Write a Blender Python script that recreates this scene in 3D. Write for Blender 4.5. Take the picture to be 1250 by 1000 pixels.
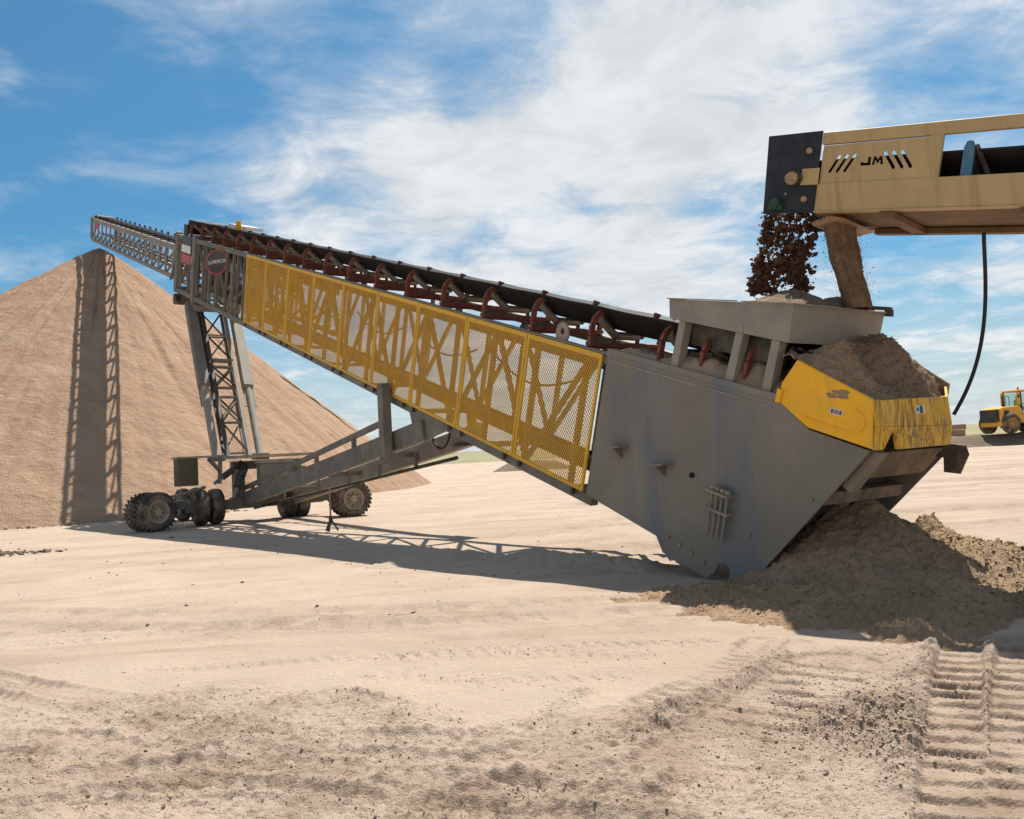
import bpy, math, random
import numpy as np
from mathutils import Matrix, Vector

random.seed(7)
rng = np.random.default_rng(7)
scn = bpy.context.scene
for o in list(bpy.data.objects):
    bpy.data.objects.remove(o)
COL = scn.collection

# ------------------------------------------------------------------ camera, sky, sun, exposure
EYE = Vector((0, 0, 1.7))
PITCH, ROLL = math.radians(2.93), math.radians(-3.08)
cp, sp, cr, sr = math.cos(PITCH), math.sin(PITCH), math.cos(ROLL), math.sin(ROLL)
u0, r0 = Vector((0, -sp, cp)), Vector((1, 0, 0))
fwd = Vector((0, cp, sp))
right, up = r0 * cr + u0 * sr, u0 * cr - r0 * sr
cam = bpy.data.cameras.new('camera')
cam.sensor_width = 36
cam.lens = 36 * 998 / 1250
cam.clip_start, cam.clip_end = 0.1, 9000
camo = bpy.data.objects.new('camera', cam)
COL.objects.link(camo)
camo.matrix_world = Matrix(((right.x, up.x, -fwd.x, EYE.x), (right.y, up.y, -fwd.y, EYE.y),
                            (right.z, up.z, -fwd.z, EYE.z), (0, 0, 0, 1)))
scn.camera = camo

SUN_AZ, SUN_EL = math.radians(20), math.radians(63.5)
sund = bpy.data.lights.new('sun', 'SUN')
sund.energy = 5.0
sund.angle = math.radians(0.53)
sund.color = (1.0, 0.95, 0.87)
suno = bpy.data.objects.new('sun', sund)
COL.objects.link(suno)
sdir = Vector((math.sin(SUN_AZ) * math.cos(SUN_EL), math.cos(SUN_AZ) * math.cos(SUN_EL), math.sin(SUN_EL)))
suno.rotation_euler = sdir.to_track_quat('Z', 'Y').to_euler()
suno.location = (10, 10, 40)

scn.view_settings.view_transform = 'Standard'
scn.view_settings.look = 'None'
scn.view_settings.exposure = 0.42
scn.view_settings.gamma = 1
scn.view_settings.use_curve_mapping = False


class NT:
    """small helper for node trees"""
    def __init__(s, tree):
        s.t = tree
        s.n = tree.nodes
        s.l = tree.links

    def node(s, typ, **kw):
        n = s.n.new(typ)
        for k, v in kw.items():
            setattr(n, k, v)
        return n

    def put(s, sock, v):
        if hasattr(v, 'is_output'):
            s.l.new(v, sock)
        else:
            sock.default_value = v

    def math(s, op, a, b=None, c=None, clamp=False):
        n = s.node('ShaderNodeMath', operation=op, use_clamp=clamp)
        s.put(n.inputs[0], a)
        if b is not None:
            s.put(n.inputs[1], b)
        if c is not None:
            s.put(n.inputs[2], c)
        return n.outputs[0]

    def vmath(s, op, a, b=None):
        n = s.node('ShaderNodeVectorMath', operation=op)
        s.put(n.inputs[0], a)
        if b is not None:
            s.put(n.inputs[1], b)
        return n.outputs['Value'] if op in ('DOT_PRODUCT', 'LENGTH') else n.outputs[0]

    def noise(s, vec, scale, detail=4, rough=0.55, dist=0.0, lac=2.0):
        n = s.node('ShaderNodeTexNoise')
        s.put(n.inputs['Vector'], vec)
        n.inputs['Scale'].default_value = scale
        n.inputs['Detail'].default_value = detail
        n.inputs['Roughness'].default_value = rough
        n.inputs['Distortion'].default_value = dist
        n.inputs['Lacunarity'].default_value = lac
        return n.outputs['Fac']

    def ss(s, v, a, b):
        n = s.node('ShaderNodeMapRange', interpolation_type='SMOOTHSTEP')
        s.put(n.inputs['Value'], v)
        n.inputs['From Min'].default_value = a
        n.inputs['From Max'].default_value = b
        return n.outputs['Result']

    def mix(s, f, a, b, typ='MIX'):
        n = s.node('ShaderNodeMix', data_type='RGBA', blend_type=typ)
        s.put(n.inputs['Factor'], f)
        for sock, v in ((n.inputs[6], a), (n.inputs[7], b)):
            if isinstance(v, tuple) and len(v) == 3:
                v = v + (1,)
            s.put(sock, v)
        return n.outputs[2]


world = bpy.data.worlds.new('World')
scn.world = world
world.use_nodes = True
w = NT(world.node_tree)
w.n.clear()
geo = w.node('ShaderNodeTexCoord').outputs['Generated']
sky = w.node('ShaderNodeTexSky', sky_type='NISHITA')
sky.sun_disc = False
sky.sun_elevation = SUN_EL
sky.sun_rotation = SUN_AZ
sky.air_density, sky.dust_density, sky.ozone_density = 1.0, 1.2, 2.5
sep = w.node('ShaderNodeSeparateXYZ')
w.l.new(geo, sep.inputs[0])
den = w.math('ADD', w.math('MAXIMUM', sep.outputs[2], 0.0), 0.13)
cmb = w.node('ShaderNodeCombineXYZ')
w.l.new(w.math('DIVIDE', sep.outputs[0], den), cmb.inputs[0])
w.l.new(w.math('DIVIDE', sep.outputs[1], den), cmb.inputs[1])
pl = cmb.outputs[0]
rot = w.node('ShaderNodeMapping')
w.l.new(pl, rot.inputs[0])
rot.inputs['Rotation'].default_value = (0, 0, math.radians(-28))
rot.inputs['Scale'].default_value = (0.85, 1.9, 1)
n1 = w.noise(rot.outputs[0], 0.95, 10, 0.60, 0.35)
n2 = w.noise(pl, 3.3, 10, 0.64, 0.55)
n3 = w.noise(rot.outputs[0], 3.0, 6, 0.55, 1.2)
dens = w.math('ADD', w.math('MULTIPLY', w.math('SUBTRACT', n1, 0.5), 2.7),
              w.math('MULTIPLY', w.math('SUBTRACT', n2, 0.5), 1.9))
dens = w.math('ADD', dens, w.math('MULTIPLY', w.math('SUBTRACT', n3, 0.5), 0.5))
# broad banks of thin cloud: direction, angular radius (deg), weight
BANKS = [((0.235, 0.885, 0.40), 12, 0.80), ((0.11, 0.93, 0.36), 10, 0.40), ((-0.05, 0.93, 0.37), 8, 0.42), ((-0.16, 0.93, 0.315), 9, 0.45),
         ((0.06, 0.965, 0.25), 13, 0.60), ((0.22, 0.945, 0.24), 10, 0.45), ((-0.27, 0.83, 0.485), 8, 0.42), ((0.50, 0.84, 0.15), 11, 0.35),
         ((-0.42, 0.85, 0.36), 13, -0.55), ((-0.18, 0.89, 0.42), 9, -0.50), ((0.01, 0.895, 0.445), 6, -0.40), ((0.44, 0.87, 0.20), 6, -0.40),
         ((0.13, 0.94, 0.315), 4, -0.30), ((0.24, 0.92, 0.30), 4, -0.30), ((0.46, 0.80, 0.39), 9, 0.12)]
for d, rad, wt in BANKS:
    d = Vector(d).normalized()
    dt = w.vmath('DOT_PRODUCT', geo, tuple(d))
    m = w.ss(dt, math.cos(math.radians(rad)), 1.0)
    dens = w.math('ADD', dens, w.math('MULTIPLY', m, wt * 0.9))
cloud = w.math('ADD', w.math('MULTIPLY', w.ss(dens, -0.62, 0.35), 0.42), w.math('MULTIPLY', w.ss(dens, 0.0, 0.80), 0.58))
hazeb = w.ss(sep.outputs[2], 0.24, -0.02)
cloud = w.math('MAXIMUM', cloud, w.math('MULTIPLY', hazeb, 0.86))
skyc = w.mix(1.0, sky.outputs[0], (0.32, 0.67, 0.78), 'MULTIPLY')
ccol = w.mix(w.ss(n2, 0.3, 0.7), (5.1, 5.35, 5.5), (6.7, 6.75, 6.8))
skym = w.mix(w.math('MULTIPLY', cloud, 0.94), skyc, ccol)
bg = w.node('ShaderNodeBackground')
w.l.new(skym, bg.inputs[0])
bg.inputs[1].default_value = 0.1
wo = w.node('ShaderNodeOutputWorld')
w.l.new(bg.outputs[0], wo.inputs[0])

# ------------------------------------------------------------------ frames of reference
TH, HEAD = math.radians(17.85), math.radians(-35.2)
HV = Vector((math.sin(HEAD), math.cos(HEAD), 0))
ZV = Vector((0, 0, 1))
TV = HV * math.cos(TH) + ZV * math.sin(TH)     # up the belt
NV = ZV * math.cos(TH) - HV * math.sin(TH)     # square to the belt
MV = Vector((HV.y, -HV.x, 0))                  # across, away from the viewer
P0 = Vector((-7.752, 24.565, 8.109))           # near top chord, 16.6 m up from the tail plates


def L(s, q, m):                                # stacker coordinates
    return P0 + TV * s + NV * q + MV * m


def UF(m, h, z):                               # undercarriage coordinates
    return Vector((P0.x, P0.y, 0)) + MV * m + HV * h + ZV * z


BASIS = Matrix((TV, MV, NV)).transposed()      # columns: along, across, up  (local x, y, z)
DJ = Vector((-0.71522, 0.66761, 0.20677)).normalized()
HJ = Vector((DJ.x, DJ.y, 0)).normalized()
NJ = ZV * math.sqrt(1 - DJ.z ** 2) - HJ * DJ.z
MJ = Vector((HJ.y, -HJ.x, 0))
FK = 1.045
A0 = EYE + (Vector((3.486, 8.981, 4.184)) - EYE) * FK


def J(l, q, m):                                # feed conveyor coordinates
    return A0 + (DJ * l + NJ * q + MJ * m) * FK


# ------------------------------------------------------------------ geometry helpers
class G:
    def __init__(s):
        s.v, s.f, s.sm = [], [], []

    def add(s, vs, fs, smooth=False):
        b = len(s.v)
        s.v += [Vector(v) for v in vs]
        for f in fs:
            s.f.append(tuple(i + b for i in f))
            s.sm.append(smooth)
        return s

    def hexa(s, p):                            # 8 corners, bottom ring then top ring
        return s.add(p, [(3, 2, 1, 0), (4, 5, 6, 7), (0, 1, 5, 4), (1, 2, 6, 5), (2, 3, 7, 6), (3, 0, 4, 7)])

    def box(s, c, a, b, d):                    # centre and three half-extent vectors
        c, a, b, d = Vector(c), Vector(a), Vector(b), Vector(d)
        return s.hexa([c - a - b - d, c + a - b - d, c + a + b - d, c - a + b - d,
                       c - a - b + d, c + a - b + d, c + a + b + d, c - a + b + d])

    def beam(s, p, q, wd, ht, upv=None):       # rectangular bar from p to q
        p, q = Vector(p), Vector(q)
        t = (q - p).normalized()
        upv = Vector(upv) if upv is not None else ZV
        if abs(t.dot(upv)) > 0.98:
            upv = Vector((1, 0, 0)) if abs(t.x) < 0.9 else Vector((0, 1, 0))
        side = t.cross(upv).normalized()
        u = side.cross(t)
        return s.box((p + q) / 2, (q - p) / 2, side * wd / 2, u * ht / 2)

    def tube(s, p, q, r, n=10, r2=None, caps=True, smooth=True):
        p, q = Vector(p), Vector(q)
        r2 = r if r2 is None else r2
        t = (q - p).normalized()
        a = t.orthogonal().normalized()
        b = t.cross(a)
        vs = []
        for c, rr in ((p, r), (q, r2)):
            vs += [c + (a * math.cos(2 * math.pi * i / n) + b * math.sin(2 * math.pi * i / n)) * rr for i in range(n)]
        s.add(vs, [(i, (i + 1) % n, n + (i + 1) % n, n + i) for i in range(n)], smooth)
        if caps:
            s.add(vs[:n], [tuple(range(n))[::-1]])
            s.add(vs[n:], [tuple(range(n))])
        return s

    def path(s, pts, r, n=8):
        pts = [Vector(p) for p in pts]
        rings = []
        a = None
        for i, p in enumerate(pts):
            t = (pts[min(i + 1, len(pts) - 1)] - pts[max(i - 1, 0)]).normalized()
            a = t.orthogonal().normalized() if a is None else (a - t * a.dot(t)).normalized()
            b = t.cross(a)
            rings += [p + (a * math.cos(2 * math.pi * k / n) + b * math.sin(2 * math.pi * k / n)) * r for k in range(n)]
        fs = []
        for i in range(len(pts) - 1):
            for k in range(n):
                fs.append((i * n + k, i * n + (k + 1) % n, (i + 1) * n + (k + 1) % n, (i + 1) * n + k))
        fs.append(tuple(range(n))[::-1])
        fs.append(tuple((len(pts) - 1) * n + k for k in range(n)))
        return s.add(rings, fs, True)

    def lathe(s, c, axis, prof, n=28):         # profile of (along axis, radius); closed ring
        c, axis = Vector(c), Vector(axis).normalized()
        a = axis.orthogonal().normalized()
        b = axis.cross(a)
        k = len(prof)
        vs = []
        for i in range(n):
            d = a * math.cos(2 * math.pi * i / n) + b * math.sin(2 * math.pi * i / n)
            vs += [c + axis * x + d * r for x, r in prof]
        fs = []
        for i in range(n):
            j = (i + 1) % n
            for e in range(k - 1):
                fs.append((i * k + e, j * k + e, j * k + e + 1, i * k + e + 1))
        return s.add(vs, fs, True)

    def prism(s, pts, off):                    # planar polygon extruded by a vector
        pts = [Vector(p) for p in pts]
        off = Vector(off)
        n = len(pts)
        vs = pts + [p + off for p in pts]
        return s.add(vs, [tuple(range(n))[::-1], tuple(range(n, 2 * n))] +
                     [(i, (i + 1) % n, n + (i + 1) % n, n + i) for i in range(n)])

    def ringprism(s, outer, inner, off):       # polygon with a same-count hole
        n = len(outer)
        off = Vector(off)
        vs = [Vector(p) for p in outer] + [Vector(p) for p in inner]
        vs += [p + off for p in vs]
        fs = []
        for i in range(n):
            j = (i + 1) % n
            fs += [(i, j, n + j, n + i), (2 * n + j, 2 * n + i, 3 * n + i, 3 * n + j),
                   (i, 2 * n + i, 2 * n + j, j), (n + j, 3 * n + j, 3 * n + i, n + i)]
        return s.add(vs, fs)


WPOS = {}


def mesh_of(name, g, mat, origin=Vector((0, 0, 0))):
    me = bpy.data.meshes.new(name)
    me.from_pydata([tuple(v - origin) for v in g.v], [], g.f)
    me.polygons.foreach_set('use_smooth', g.sm)
    me.materials.append(mat)
    me.update()
    return me


def link(o, parent=None, wpos=None):
    COL.objects.link(o)
    WPOS[o.name] = wpos if wpos is not None else Vector((0, 0, 0))
    if parent is not None:
        o.parent = parent
    return o


def obj(name, g, mat, parent=None, at=None, bevel=0.0):
    """one mesh object; geometry is given in world coordinates"""
    if at is None:
        lo = Vector([min(v[i] for v in g.v) for i in range(3)])
        hi = Vector([max(v[i] for v in g.v) for i in range(3)])
        at = Vector(((lo.x + hi.x) / 2, (lo.y + hi.y) / 2, lo.z))
    o = bpy.data.objects.new(name, mesh_of(name, g, mat, at))
    pw = WPOS[parent.name] if parent is not None else Vector((0, 0, 0))
    link(o, parent, at)
    o.location = at - pw
    if bevel:
        b = o.modifiers.new('bevel', 'BEVEL')
        b.width = bevel
        b.segments = 1
        b.limit_method = 'ANGLE'
    return o


def empty(name, at, label, cat, group=None):
    o = bpy.data.objects.new(name, None)
    link(o, None, Vector(at))
    o.location = at
    o.empty_display_size = 0.3
    return tag(o, label, cat, group)


def tag(o, label=None, cat=None, group=None, kind=None):
    if label:
        o['label'] = label
    if cat:
        o['category'] = cat
    if group:
        o['group'] = group
    if kind:
        o['kind'] = kind
    return o


def part_at(name, me, parent, world_pos, basis=None):
    """a part that shares mesh data, placed by position and 3x3 basis"""
    o = bpy.data.objects.new(name, me)
    link(o, parent, Vector(world_pos))
    m = (basis.to_4x4() if basis is not None else Matrix.Identity(4))
    m.translation = Vector(world_pos) - WPOS[parent.name]
    o.matrix_local = m
    return o


def sub(name, me, parent):
    o = bpy.data.objects.new(name, me)
    link(o, parent, WPOS[parent.name])
    return o


# ------------------------------------------------------------------ materials
MATS = {}


def material(name, base, var=0.12, rough=0.75, metal=0.0, scale=3.0, dust=None, dust_amt=0.0, dust_scale=1.3,
             streak=None, streak_amt=0.0, streak_scale=5.0, bump=0.0, bump_scale=40.0, top_dust=0.0, spec=0.3, streak_lo=0.5, streak_hi=0.72):
    m = bpy.data.materials.new(name)
    m.use_nodes = True
    t = NT(m.node_tree)
    t.n.clear()
    out = t.node('ShaderNodeOutputMaterial')
    b = t.node('ShaderNodeBsdfPrincipled')
    t.l.new(b.outputs[0], out.inputs[0])
    g = t.node('ShaderNodeNewGeometry')
    pos = g.outputs['Position']
    n = t.noise(pos, scale, 6, 0.6)
    lo = tuple(c * (1 - var) for c in base)
    hi = tuple(min(1, c * (1 + var)) for c in base)
    col = t.mix(t.ss(n, 0.3, 0.7), lo, hi)
    if streak is not None:
        mp = t.node('ShaderNodeMapping')
        t.l.new(pos, mp.inputs[0])
        mp.inputs['Scale'].default_value = (streak_scale, streak_scale, streak_scale * 0.09)
        sn = t.noise(mp.outputs[0], 1.0, 5, 0.65)
        col = t.mix(t.math('MULTIPLY', t.ss(sn, streak_lo, streak_hi), streak_amt), col, streak)
    if dust is not None:
        dn = t.noise(pos, dust_scale, 8, 0.65, 0.4)
        f = t.math('MULTIPLY', t.ss(dn, 0.38, 0.68), dust_amt)
        if top_dust:
            sx = t.node('ShaderNodeSeparateXYZ')
            t.l.new(g.outputs['Normal'], sx.inputs[0])
            td = t.math('MULTIPLY', t.ss(sx.outputs[2], 0.55, 0.95), top_dust)
            f = t.math('MAXIMUM', f, td)
        col = t.mix(f, col, dust)
    t.l.new(col, b.inputs['Base Color'])
    b.inputs['Metallic'].default_value = metal
    rn = t.math('ADD', t.math('MULTIPLY', t.math('SUBTRACT', n, 0.5), 0.25), rough, clamp=True)
    t.l.new(rn, b.inputs['Roughness'])
    b.inputs['Specular IOR Level'].default_value = spec
    if bump:
        bn = t.noise(pos, bump_scale, 5, 0.6)
        bp = t.node('ShaderNodeBump')
        bp.inputs['Strength'].default_value = bump
        bp.inputs['Distance'].default_value = 0.02
        t.l.new(bn, bp.inputs['Height'])
        t.l.new(bp.outputs[0], b.inputs['Normal'])
    MATS[name] = m
    return m


DUST = (0.42, 0.32, 0.225)
M_GREY = material('grey_paint', (0.205, 0.188, 0.155), 0.12, 0.62, scale=0.9, dust=DUST, dust_amt=0.12, dust_scale=0.9,
                  streak=(0.115, 0.145, 0.19), streak_amt=0.75, streak_scale=1.3, top_dust=0.75, bump=0.05, bump_scale=60)
M_STEEL = material('dusty_grey_steel', (0.155, 0.145, 0.125), 0.15, 0.7, dust=DUST, dust_amt=0.27, dust_scale=2.5, top_dust=0.8)
M_HOPPER = material('hopper_grey_paint', (0.25, 0.235, 0.20), 0.14, 0.66, scale=2.5, dust=DUST, dust_amt=0.28,
                    streak=(0.30, 0.24, 0.17), streak_amt=0.5, streak_scale=4, top_dust=0.8, bump=0.06)
M_LEG = material('dust_coated_leg_paint', (0.24, 0.22, 0.185), 0.15, 0.7, dust=DUST, dust_amt=0.6, dust_scale=1.4, top_dust=0.9)
M_DARK = material('dark_oily_steel', (0.035, 0.032, 0.028), 0.25, 0.6, dust=DUST, dust_amt=0.18, dust_scale=4, top_dust=0.5)
M_OLIVE = material('olive_box_paint', (0.075, 0.065, 0.04), 0.15, 0.7, dust=DUST, dust_amt=0.15)
M_UNDER = material('dirty_shaded_underside_steel', (0.15, 0.095, 0.052), 0.25, 0.75, scale=3, dust=(0.30, 0.19, 0.10), dust_amt=0.3, dust_scale=2)  # dirt brown, darkened so the shade underneath is in the colour
M_CHUTE = material('dirt_caked_chute_steel', (0.16, 0.125, 0.095), 0.25, 0.8, scale=4, dust=DUST, dust_amt=0.35, dust_scale=3, streak=(0.07, 0.045, 0.03), streak_amt=0.8, streak_scale=9, bump=0.2, bump_scale=40)
M_SCREEN = material('yellow_guard_mesh', (0.74, 0.385, 0.03), 0.10, 0.6, dust=DUST, dust_amt=0.18, dust_scale=1.1)
M_FRAME = material('yellow_guard_frame', (0.72, 0.40, 0.018), 0.08, 0.5, dust=DUST, dust_amt=0.18, dust_scale=2)
M_YELLOW = material('yellow_box_paint', (0.95, 0.475, 0.012), 0.05, 0.45, scale=1.6, dust=(0.45, 0.32, 0.14), dust_amt=0.18,
                    dust_scale=5, streak=(0.55, 0.34, 0.06), streak_amt=0.4, streak_scale=9, bump=0.04)
M_YELLOWMUD = material('mud_streaked_yellow_paint', (0.88, 0.50, 0.03), 0.1, 0.6, dust=DUST, dust_amt=0.25, dust_scale=3,
                       streak=(0.13, 0.078, 0.04), streak_amt=0.92, streak_scale=30, bump=0.25, bump_scale=45, streak_lo=0.42, streak_hi=0.66)
M_RED = material('red_oxide_idler_paint', (0.17, 0.045, 0.032), 0.2, 0.6, scale=8, dust=(0.30, 0.15, 0.10), dust_amt=0.35, dust_scale=6, top_dust=0.4)
M_ROLL = material('worn_roller_steel', (0.28, 0.25, 0.21), 0.2, 0.45, metal=0.3, dust=DUST, dust_amt=0.4, dust_scale=8)
M_BELT = material('black_conveyor_belt', (0.012, 0.0115, 0.0115), 0.3, 0.65, dust=(0.10, 0.07, 0.05), dust_amt=0.10, dust_scale=4)
M_LOADED = material('loaded_belt_rubber', (0.05, 0.042, 0.036), 0.3, 0.8, dust=DUST, dust_amt=0.7, dust_scale=1.2)
M_TYRE = material('dusty_tyre_rubber', (0.05, 0.046, 0.041), 0.2, 0.85, dust=DUST, dust_amt=0.55, dust_scale=2.6)
M_RIM = material('dusty_wheel_rim', (0.30, 0.27, 0.20), 0.2, 0.6, scale=9, dust=DUST, dust_amt=0.5, dust_scale=5)
M_TAN = material('tan_feed_conveyor_paint', (0.50, 0.355, 0.165), 0.07, 0.55, scale=1.8, dust=(0.42, 0.29, 0.15), dust_amt=0.3,
                 dust_scale=2.5, streak=(0.30, 0.19, 0.085), streak_amt=0.55, streak_scale=7, bump=0.03)
M_BLACK = material('black_blue_plate', (0.017, 0.019, 0.028), 0.2, 0.5, dust=(0.2, 0.16, 0.12), dust_amt=0.10, dust_scale=5)
M_SLOT = material('hole_shade_bolt_black', (0.012, 0.011, 0.010), 0.1, 0.9)  # black of the painted hole shade and of one large bolt
M_BLUE = material('blue_idler_paint', (0.035, 0.17, 0.29), 0.15, 0.5, dust=DUST, dust_amt=0.2, dust_scale=8)
M_GREEN = material('green_bearing_paint', (0.02, 0.07, 0.04), 0.2, 0.5, dust=(0.1, 0.1, 0.06), dust_amt=0.3)
M_BOLT = material('rusty_bolt_steel', (0.34, 0.22, 0.13), 0.3, 0.6, scale=30)
M_HOSE = material('black_rubber_hose', (0.022, 0.02, 0.02), 0.2, 0.55)
M_WHITE = material('white_sign_paint', (0.78, 0.77, 0.73), 0.06, 0.6, dust=DUST, dust_amt=0.15)
M_SIGNDARK = material('charcoal_sign_paint', (0.05, 0.052, 0.058), 0.1, 0.55, dust=DUST, dust_amt=0.1)
M_SIGNRED = material('red_sign_paint', (0.48, 0.06, 0.06), 0.1, 0.55, dust=DUST, dust_amt=0.15)
M_LOADER = material('loader_orange_yellow_paint', (0.74, 0.355, 0.025), 0.08, 0.45, dust=DUST, dust_amt=0.25, dust_scale=1.5)
M_LRIM = material('dirty_loader_rim_paint', (0.38, 0.19, 0.05), 0.15, 0.6, dust=DUST, dust_amt=0.5, dust_scale=3)
M_LOADERDK = material('loader_charcoal_paint', (0.03, 0.03, 0.032), 0.2, 0.6, dust=DUST, dust_amt=0.15)
M_HIVIS = material('hi_vis_lime_cloth', (0.30, 0.72, 0.06), 0.1, 0.8)
M_SKIN = material('skin', (0.45, 0.26, 0.18), 0.08, 0.6)
M_TIMBER = material('weathered_timber', (0.42, 0.24, 0.155), 0.2, 0.8, scale=6)
M_PALE = material('pale_concrete_block', (0.62, 0.56, 0.48), 0.1, 0.8)

M_GLASS = bpy.data.materials.new('tinted_cab_glass')
M_GLASS.use_nodes = True
_b = M_GLASS.node_tree.nodes['Principled BSDF']
_b.inputs['Base Color'].default_value = (0.75, 0.9, 0.88, 1)
_b.inputs['Transmission Weight'].default_value = 0.9
_b.inputs['Roughness'].default_value = 0.02
_b.inputs['IOR'].default_value = 1.05


def sand_material(name, dry, damp, big=0.35, patch=None, grain=90.0, bump=0.5, bdist=0.012, speck=0.35, patch_lo=0.45, patch_hi=0.7, churn=None, cone=None):
    m = bpy.data.materials.new(name)
    m.use_nodes = True
    t = NT(m.node_tree)
    b = t.n['Principled BSDF']
    pos = t.node('ShaderNodeNewGeometry').outputs['Position']
    n1 = t.noise(pos, big, 7, 0.6, 0.3)
    n2 = t.noise(pos, big * 9, 6, 0.6)
    col = t.mix(t.ss(n1, 0.3, 0.72), damp, dry)
    if patch:
        mp = t.node('ShaderNodeMapping')
        t.l.new(pos, mp.inputs[0])
        mp.inputs['Scale'].default_value = (0.55, 1.5, 1)
        mp.inputs['Rotation'].default_value = (0, 0, 0.25)
        n4 = t.noise(mp.outputs[0], 0.55, 8, 0.62, 0.6)
        col = t.mix(t.ss(n4, patch_lo, patch_hi), col, patch)
    if churn:
        at = t.node('ShaderNodeAttribute', attribute_name='churn')
        cn = t.noise(pos, 3.2, 7, 0.68)
        fac = t.math('MULTIPLY', at.outputs['Fac'], t.ss(cn, 0.28, 0.62), clamp=True)
        col = t.mix(fac, col, churn)
    if cone:
        rel = t.vmath('SUBTRACT', pos, (cone[0], cone[1], 0))
        sx = t.node('ShaderNodeSeparateXYZ')
        t.l.new(rel, sx.inputs[0])
        an = t.math('ARCTAN2', sx.outputs[1], sx.outputs[0])
        cb = t.node('ShaderNodeCombineXYZ')
        t.l.new(t.math('MULTIPLY', an, 22.0), cb.inputs[0])
        t.l.new(t.math('MULTIPLY', sx.outputs[2], 0.16), cb.inputs[1])
        sn = t.noise(cb.outputs[0], 1.0, 7, 0.6, 0.4)
        col = t.mix(t.math('MULTIPLY', t.ss(sn, 0.48, 0.70), 0.55), col, tuple(c * 0.72 for c in damp))
        col = t.mix(t.math('MULTIPLY', t.ss(sn, 0.46, 0.28), 0.45), col, tuple(min(1, c * 1.22) for c in dry))
    col = t.mix(t.math('MULTIPLY', t.ss(n2, 0.35, 0.75), 0.4), col, tuple(c * 0.80 for c in dry))
    n3 = t.noise(pos, grain * 1.4, 3, 0.7)
    col = t.mix(t.math('MULTIPLY', t.ss(n3, 0.55, 0.75), speck), col, tuple(c * 0.42 for c in damp))
    col = t.mix(t.math('MULTIPLY', t.ss(n3, 0.42, 0.28), speck), col, tuple(min(1, c * 1.35) for c in dry))
    t.l.new(col, b.inputs['Base Color'])
    b.inputs['Roughness'].default_value = 0.95
    b.inputs['Specular IOR Level'].default_value = 0.1
    h = t.math('ADD', t.noise(pos, grain, 4, 0.65), t.math('MULTIPLY', t.noise(pos, grain * 0.2, 4, 0.6), 1.6))
    bp = t.node('ShaderNodeBump')
    bp.inputs['Strength'].default_value = bump
    bp.inputs['Distance'].default_value = bdist
    t.l.new(h, bp.inputs['Height'])
    t.l.new(bp.outputs[0], b.inputs['Normal'])
    MATS[name] = m
    return m


S_GROUND = sand_material('dry_packed_sand', (0.525, 0.408, 0.315), (0.445, 0.342, 0.262), 0.3, (0.42, 0.315, 0.235), 75, 0.9, 0.018, 0.42, churn=(0.30, 0.215, 0.152))
S_PILE = sand_material('stockpile_sand', (0.45, 0.293, 0.196), (0.37, 0.236, 0.154), 0.16, (0.48, 0.325, 0.22), 16, 1.0, 0.075, 0.42, cone=(-24.6, 49.4))
S_DAMP = sand_material('damp_spilled_sand', (0.475, 0.322, 0.205), (0.345, 0.228, 0.142), 1.6, None, 55, 0.95, 0.035, 0.45)
S_FEED = sand_material('feed_sand', (0.30, 0.215, 0.145), (0.20, 0.135, 0.09), 2.2, None, 80, 0.7, 0.012, 0.35)
S_BERM = sand_material('berm_sand', (0.45, 0.32, 0.20), (0.33, 0.225, 0.14), 1.2, None, 50, 0.95, 0.035, 0.4)
S_CLOD = sand_material('clod_earth', (0.42, 0.31, 0.21), (0.30, 0.21, 0.14), 4.0, None, 120, 0.6, 0.006, 0.3)
S_WETCLOD = sand_material('wet_falling_earth', (0.155, 0.08, 0.048), (0.085, 0.044, 0.027), 6, None, 60, 0.7, 0.01, 0.3)
S_CURTAIN = sand_material('falling_sand', (0.27, 0.18, 0.115), (0.15, 0.095, 0.06), 7.0, None, 60, 0.8, 0.012, 0.3)
S_FAR = sand_material('distant_gravel', (0.235, 0.18, 0.13), (0.165, 0.125, 0.09), 0.3, None, 3, 0.8, 0.2, 0.3)

# ------------------------------------------------------------------ noise for terrain
_P = rng.permutation(512)
_P = np.concatenate([_P, _P])
_GR = rng.normal(size=(512, 2))
_GR /= np.linalg.norm(_GR, axis=1)[:, None]


def perlin(x, y):
    xi, yi = np.floor(x).astype(int), np.floor(y).astype(int)
    xf, yf = x - xi, y - yi
    u, v = xf * xf * xf * (xf * (xf * 6 - 15) + 10), yf * yf * yf * (yf * (yf * 6 - 15) + 10)

    def g(a, b):
        h = _P[(_P[(xi + a) & 511] + yi + b) & 511]
        return _GR[h, 0] * (xf - a) + _GR[h, 1] * (yf - b)
    return (g(0, 0) * (1 - u) + g(1, 0) * u) * (1 - v) + (g(0, 1) * (1 - u) + g(1, 1) * u) * v


def fbm(x, y, f, octv=4, gain=0.5):
    r, a = 0, 1.0
    for k in range(octv):
        r = r + a * perlin(x * f + 17.3 * k, y * f - 9.1 * k)
        f, a = f * 2.03, a * gain
    return r


def sstep(a, b, x):
    t = np.clip((x - a) / (b - a), 0, 1)
    return t * t * (3 - 2 * t)


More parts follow.
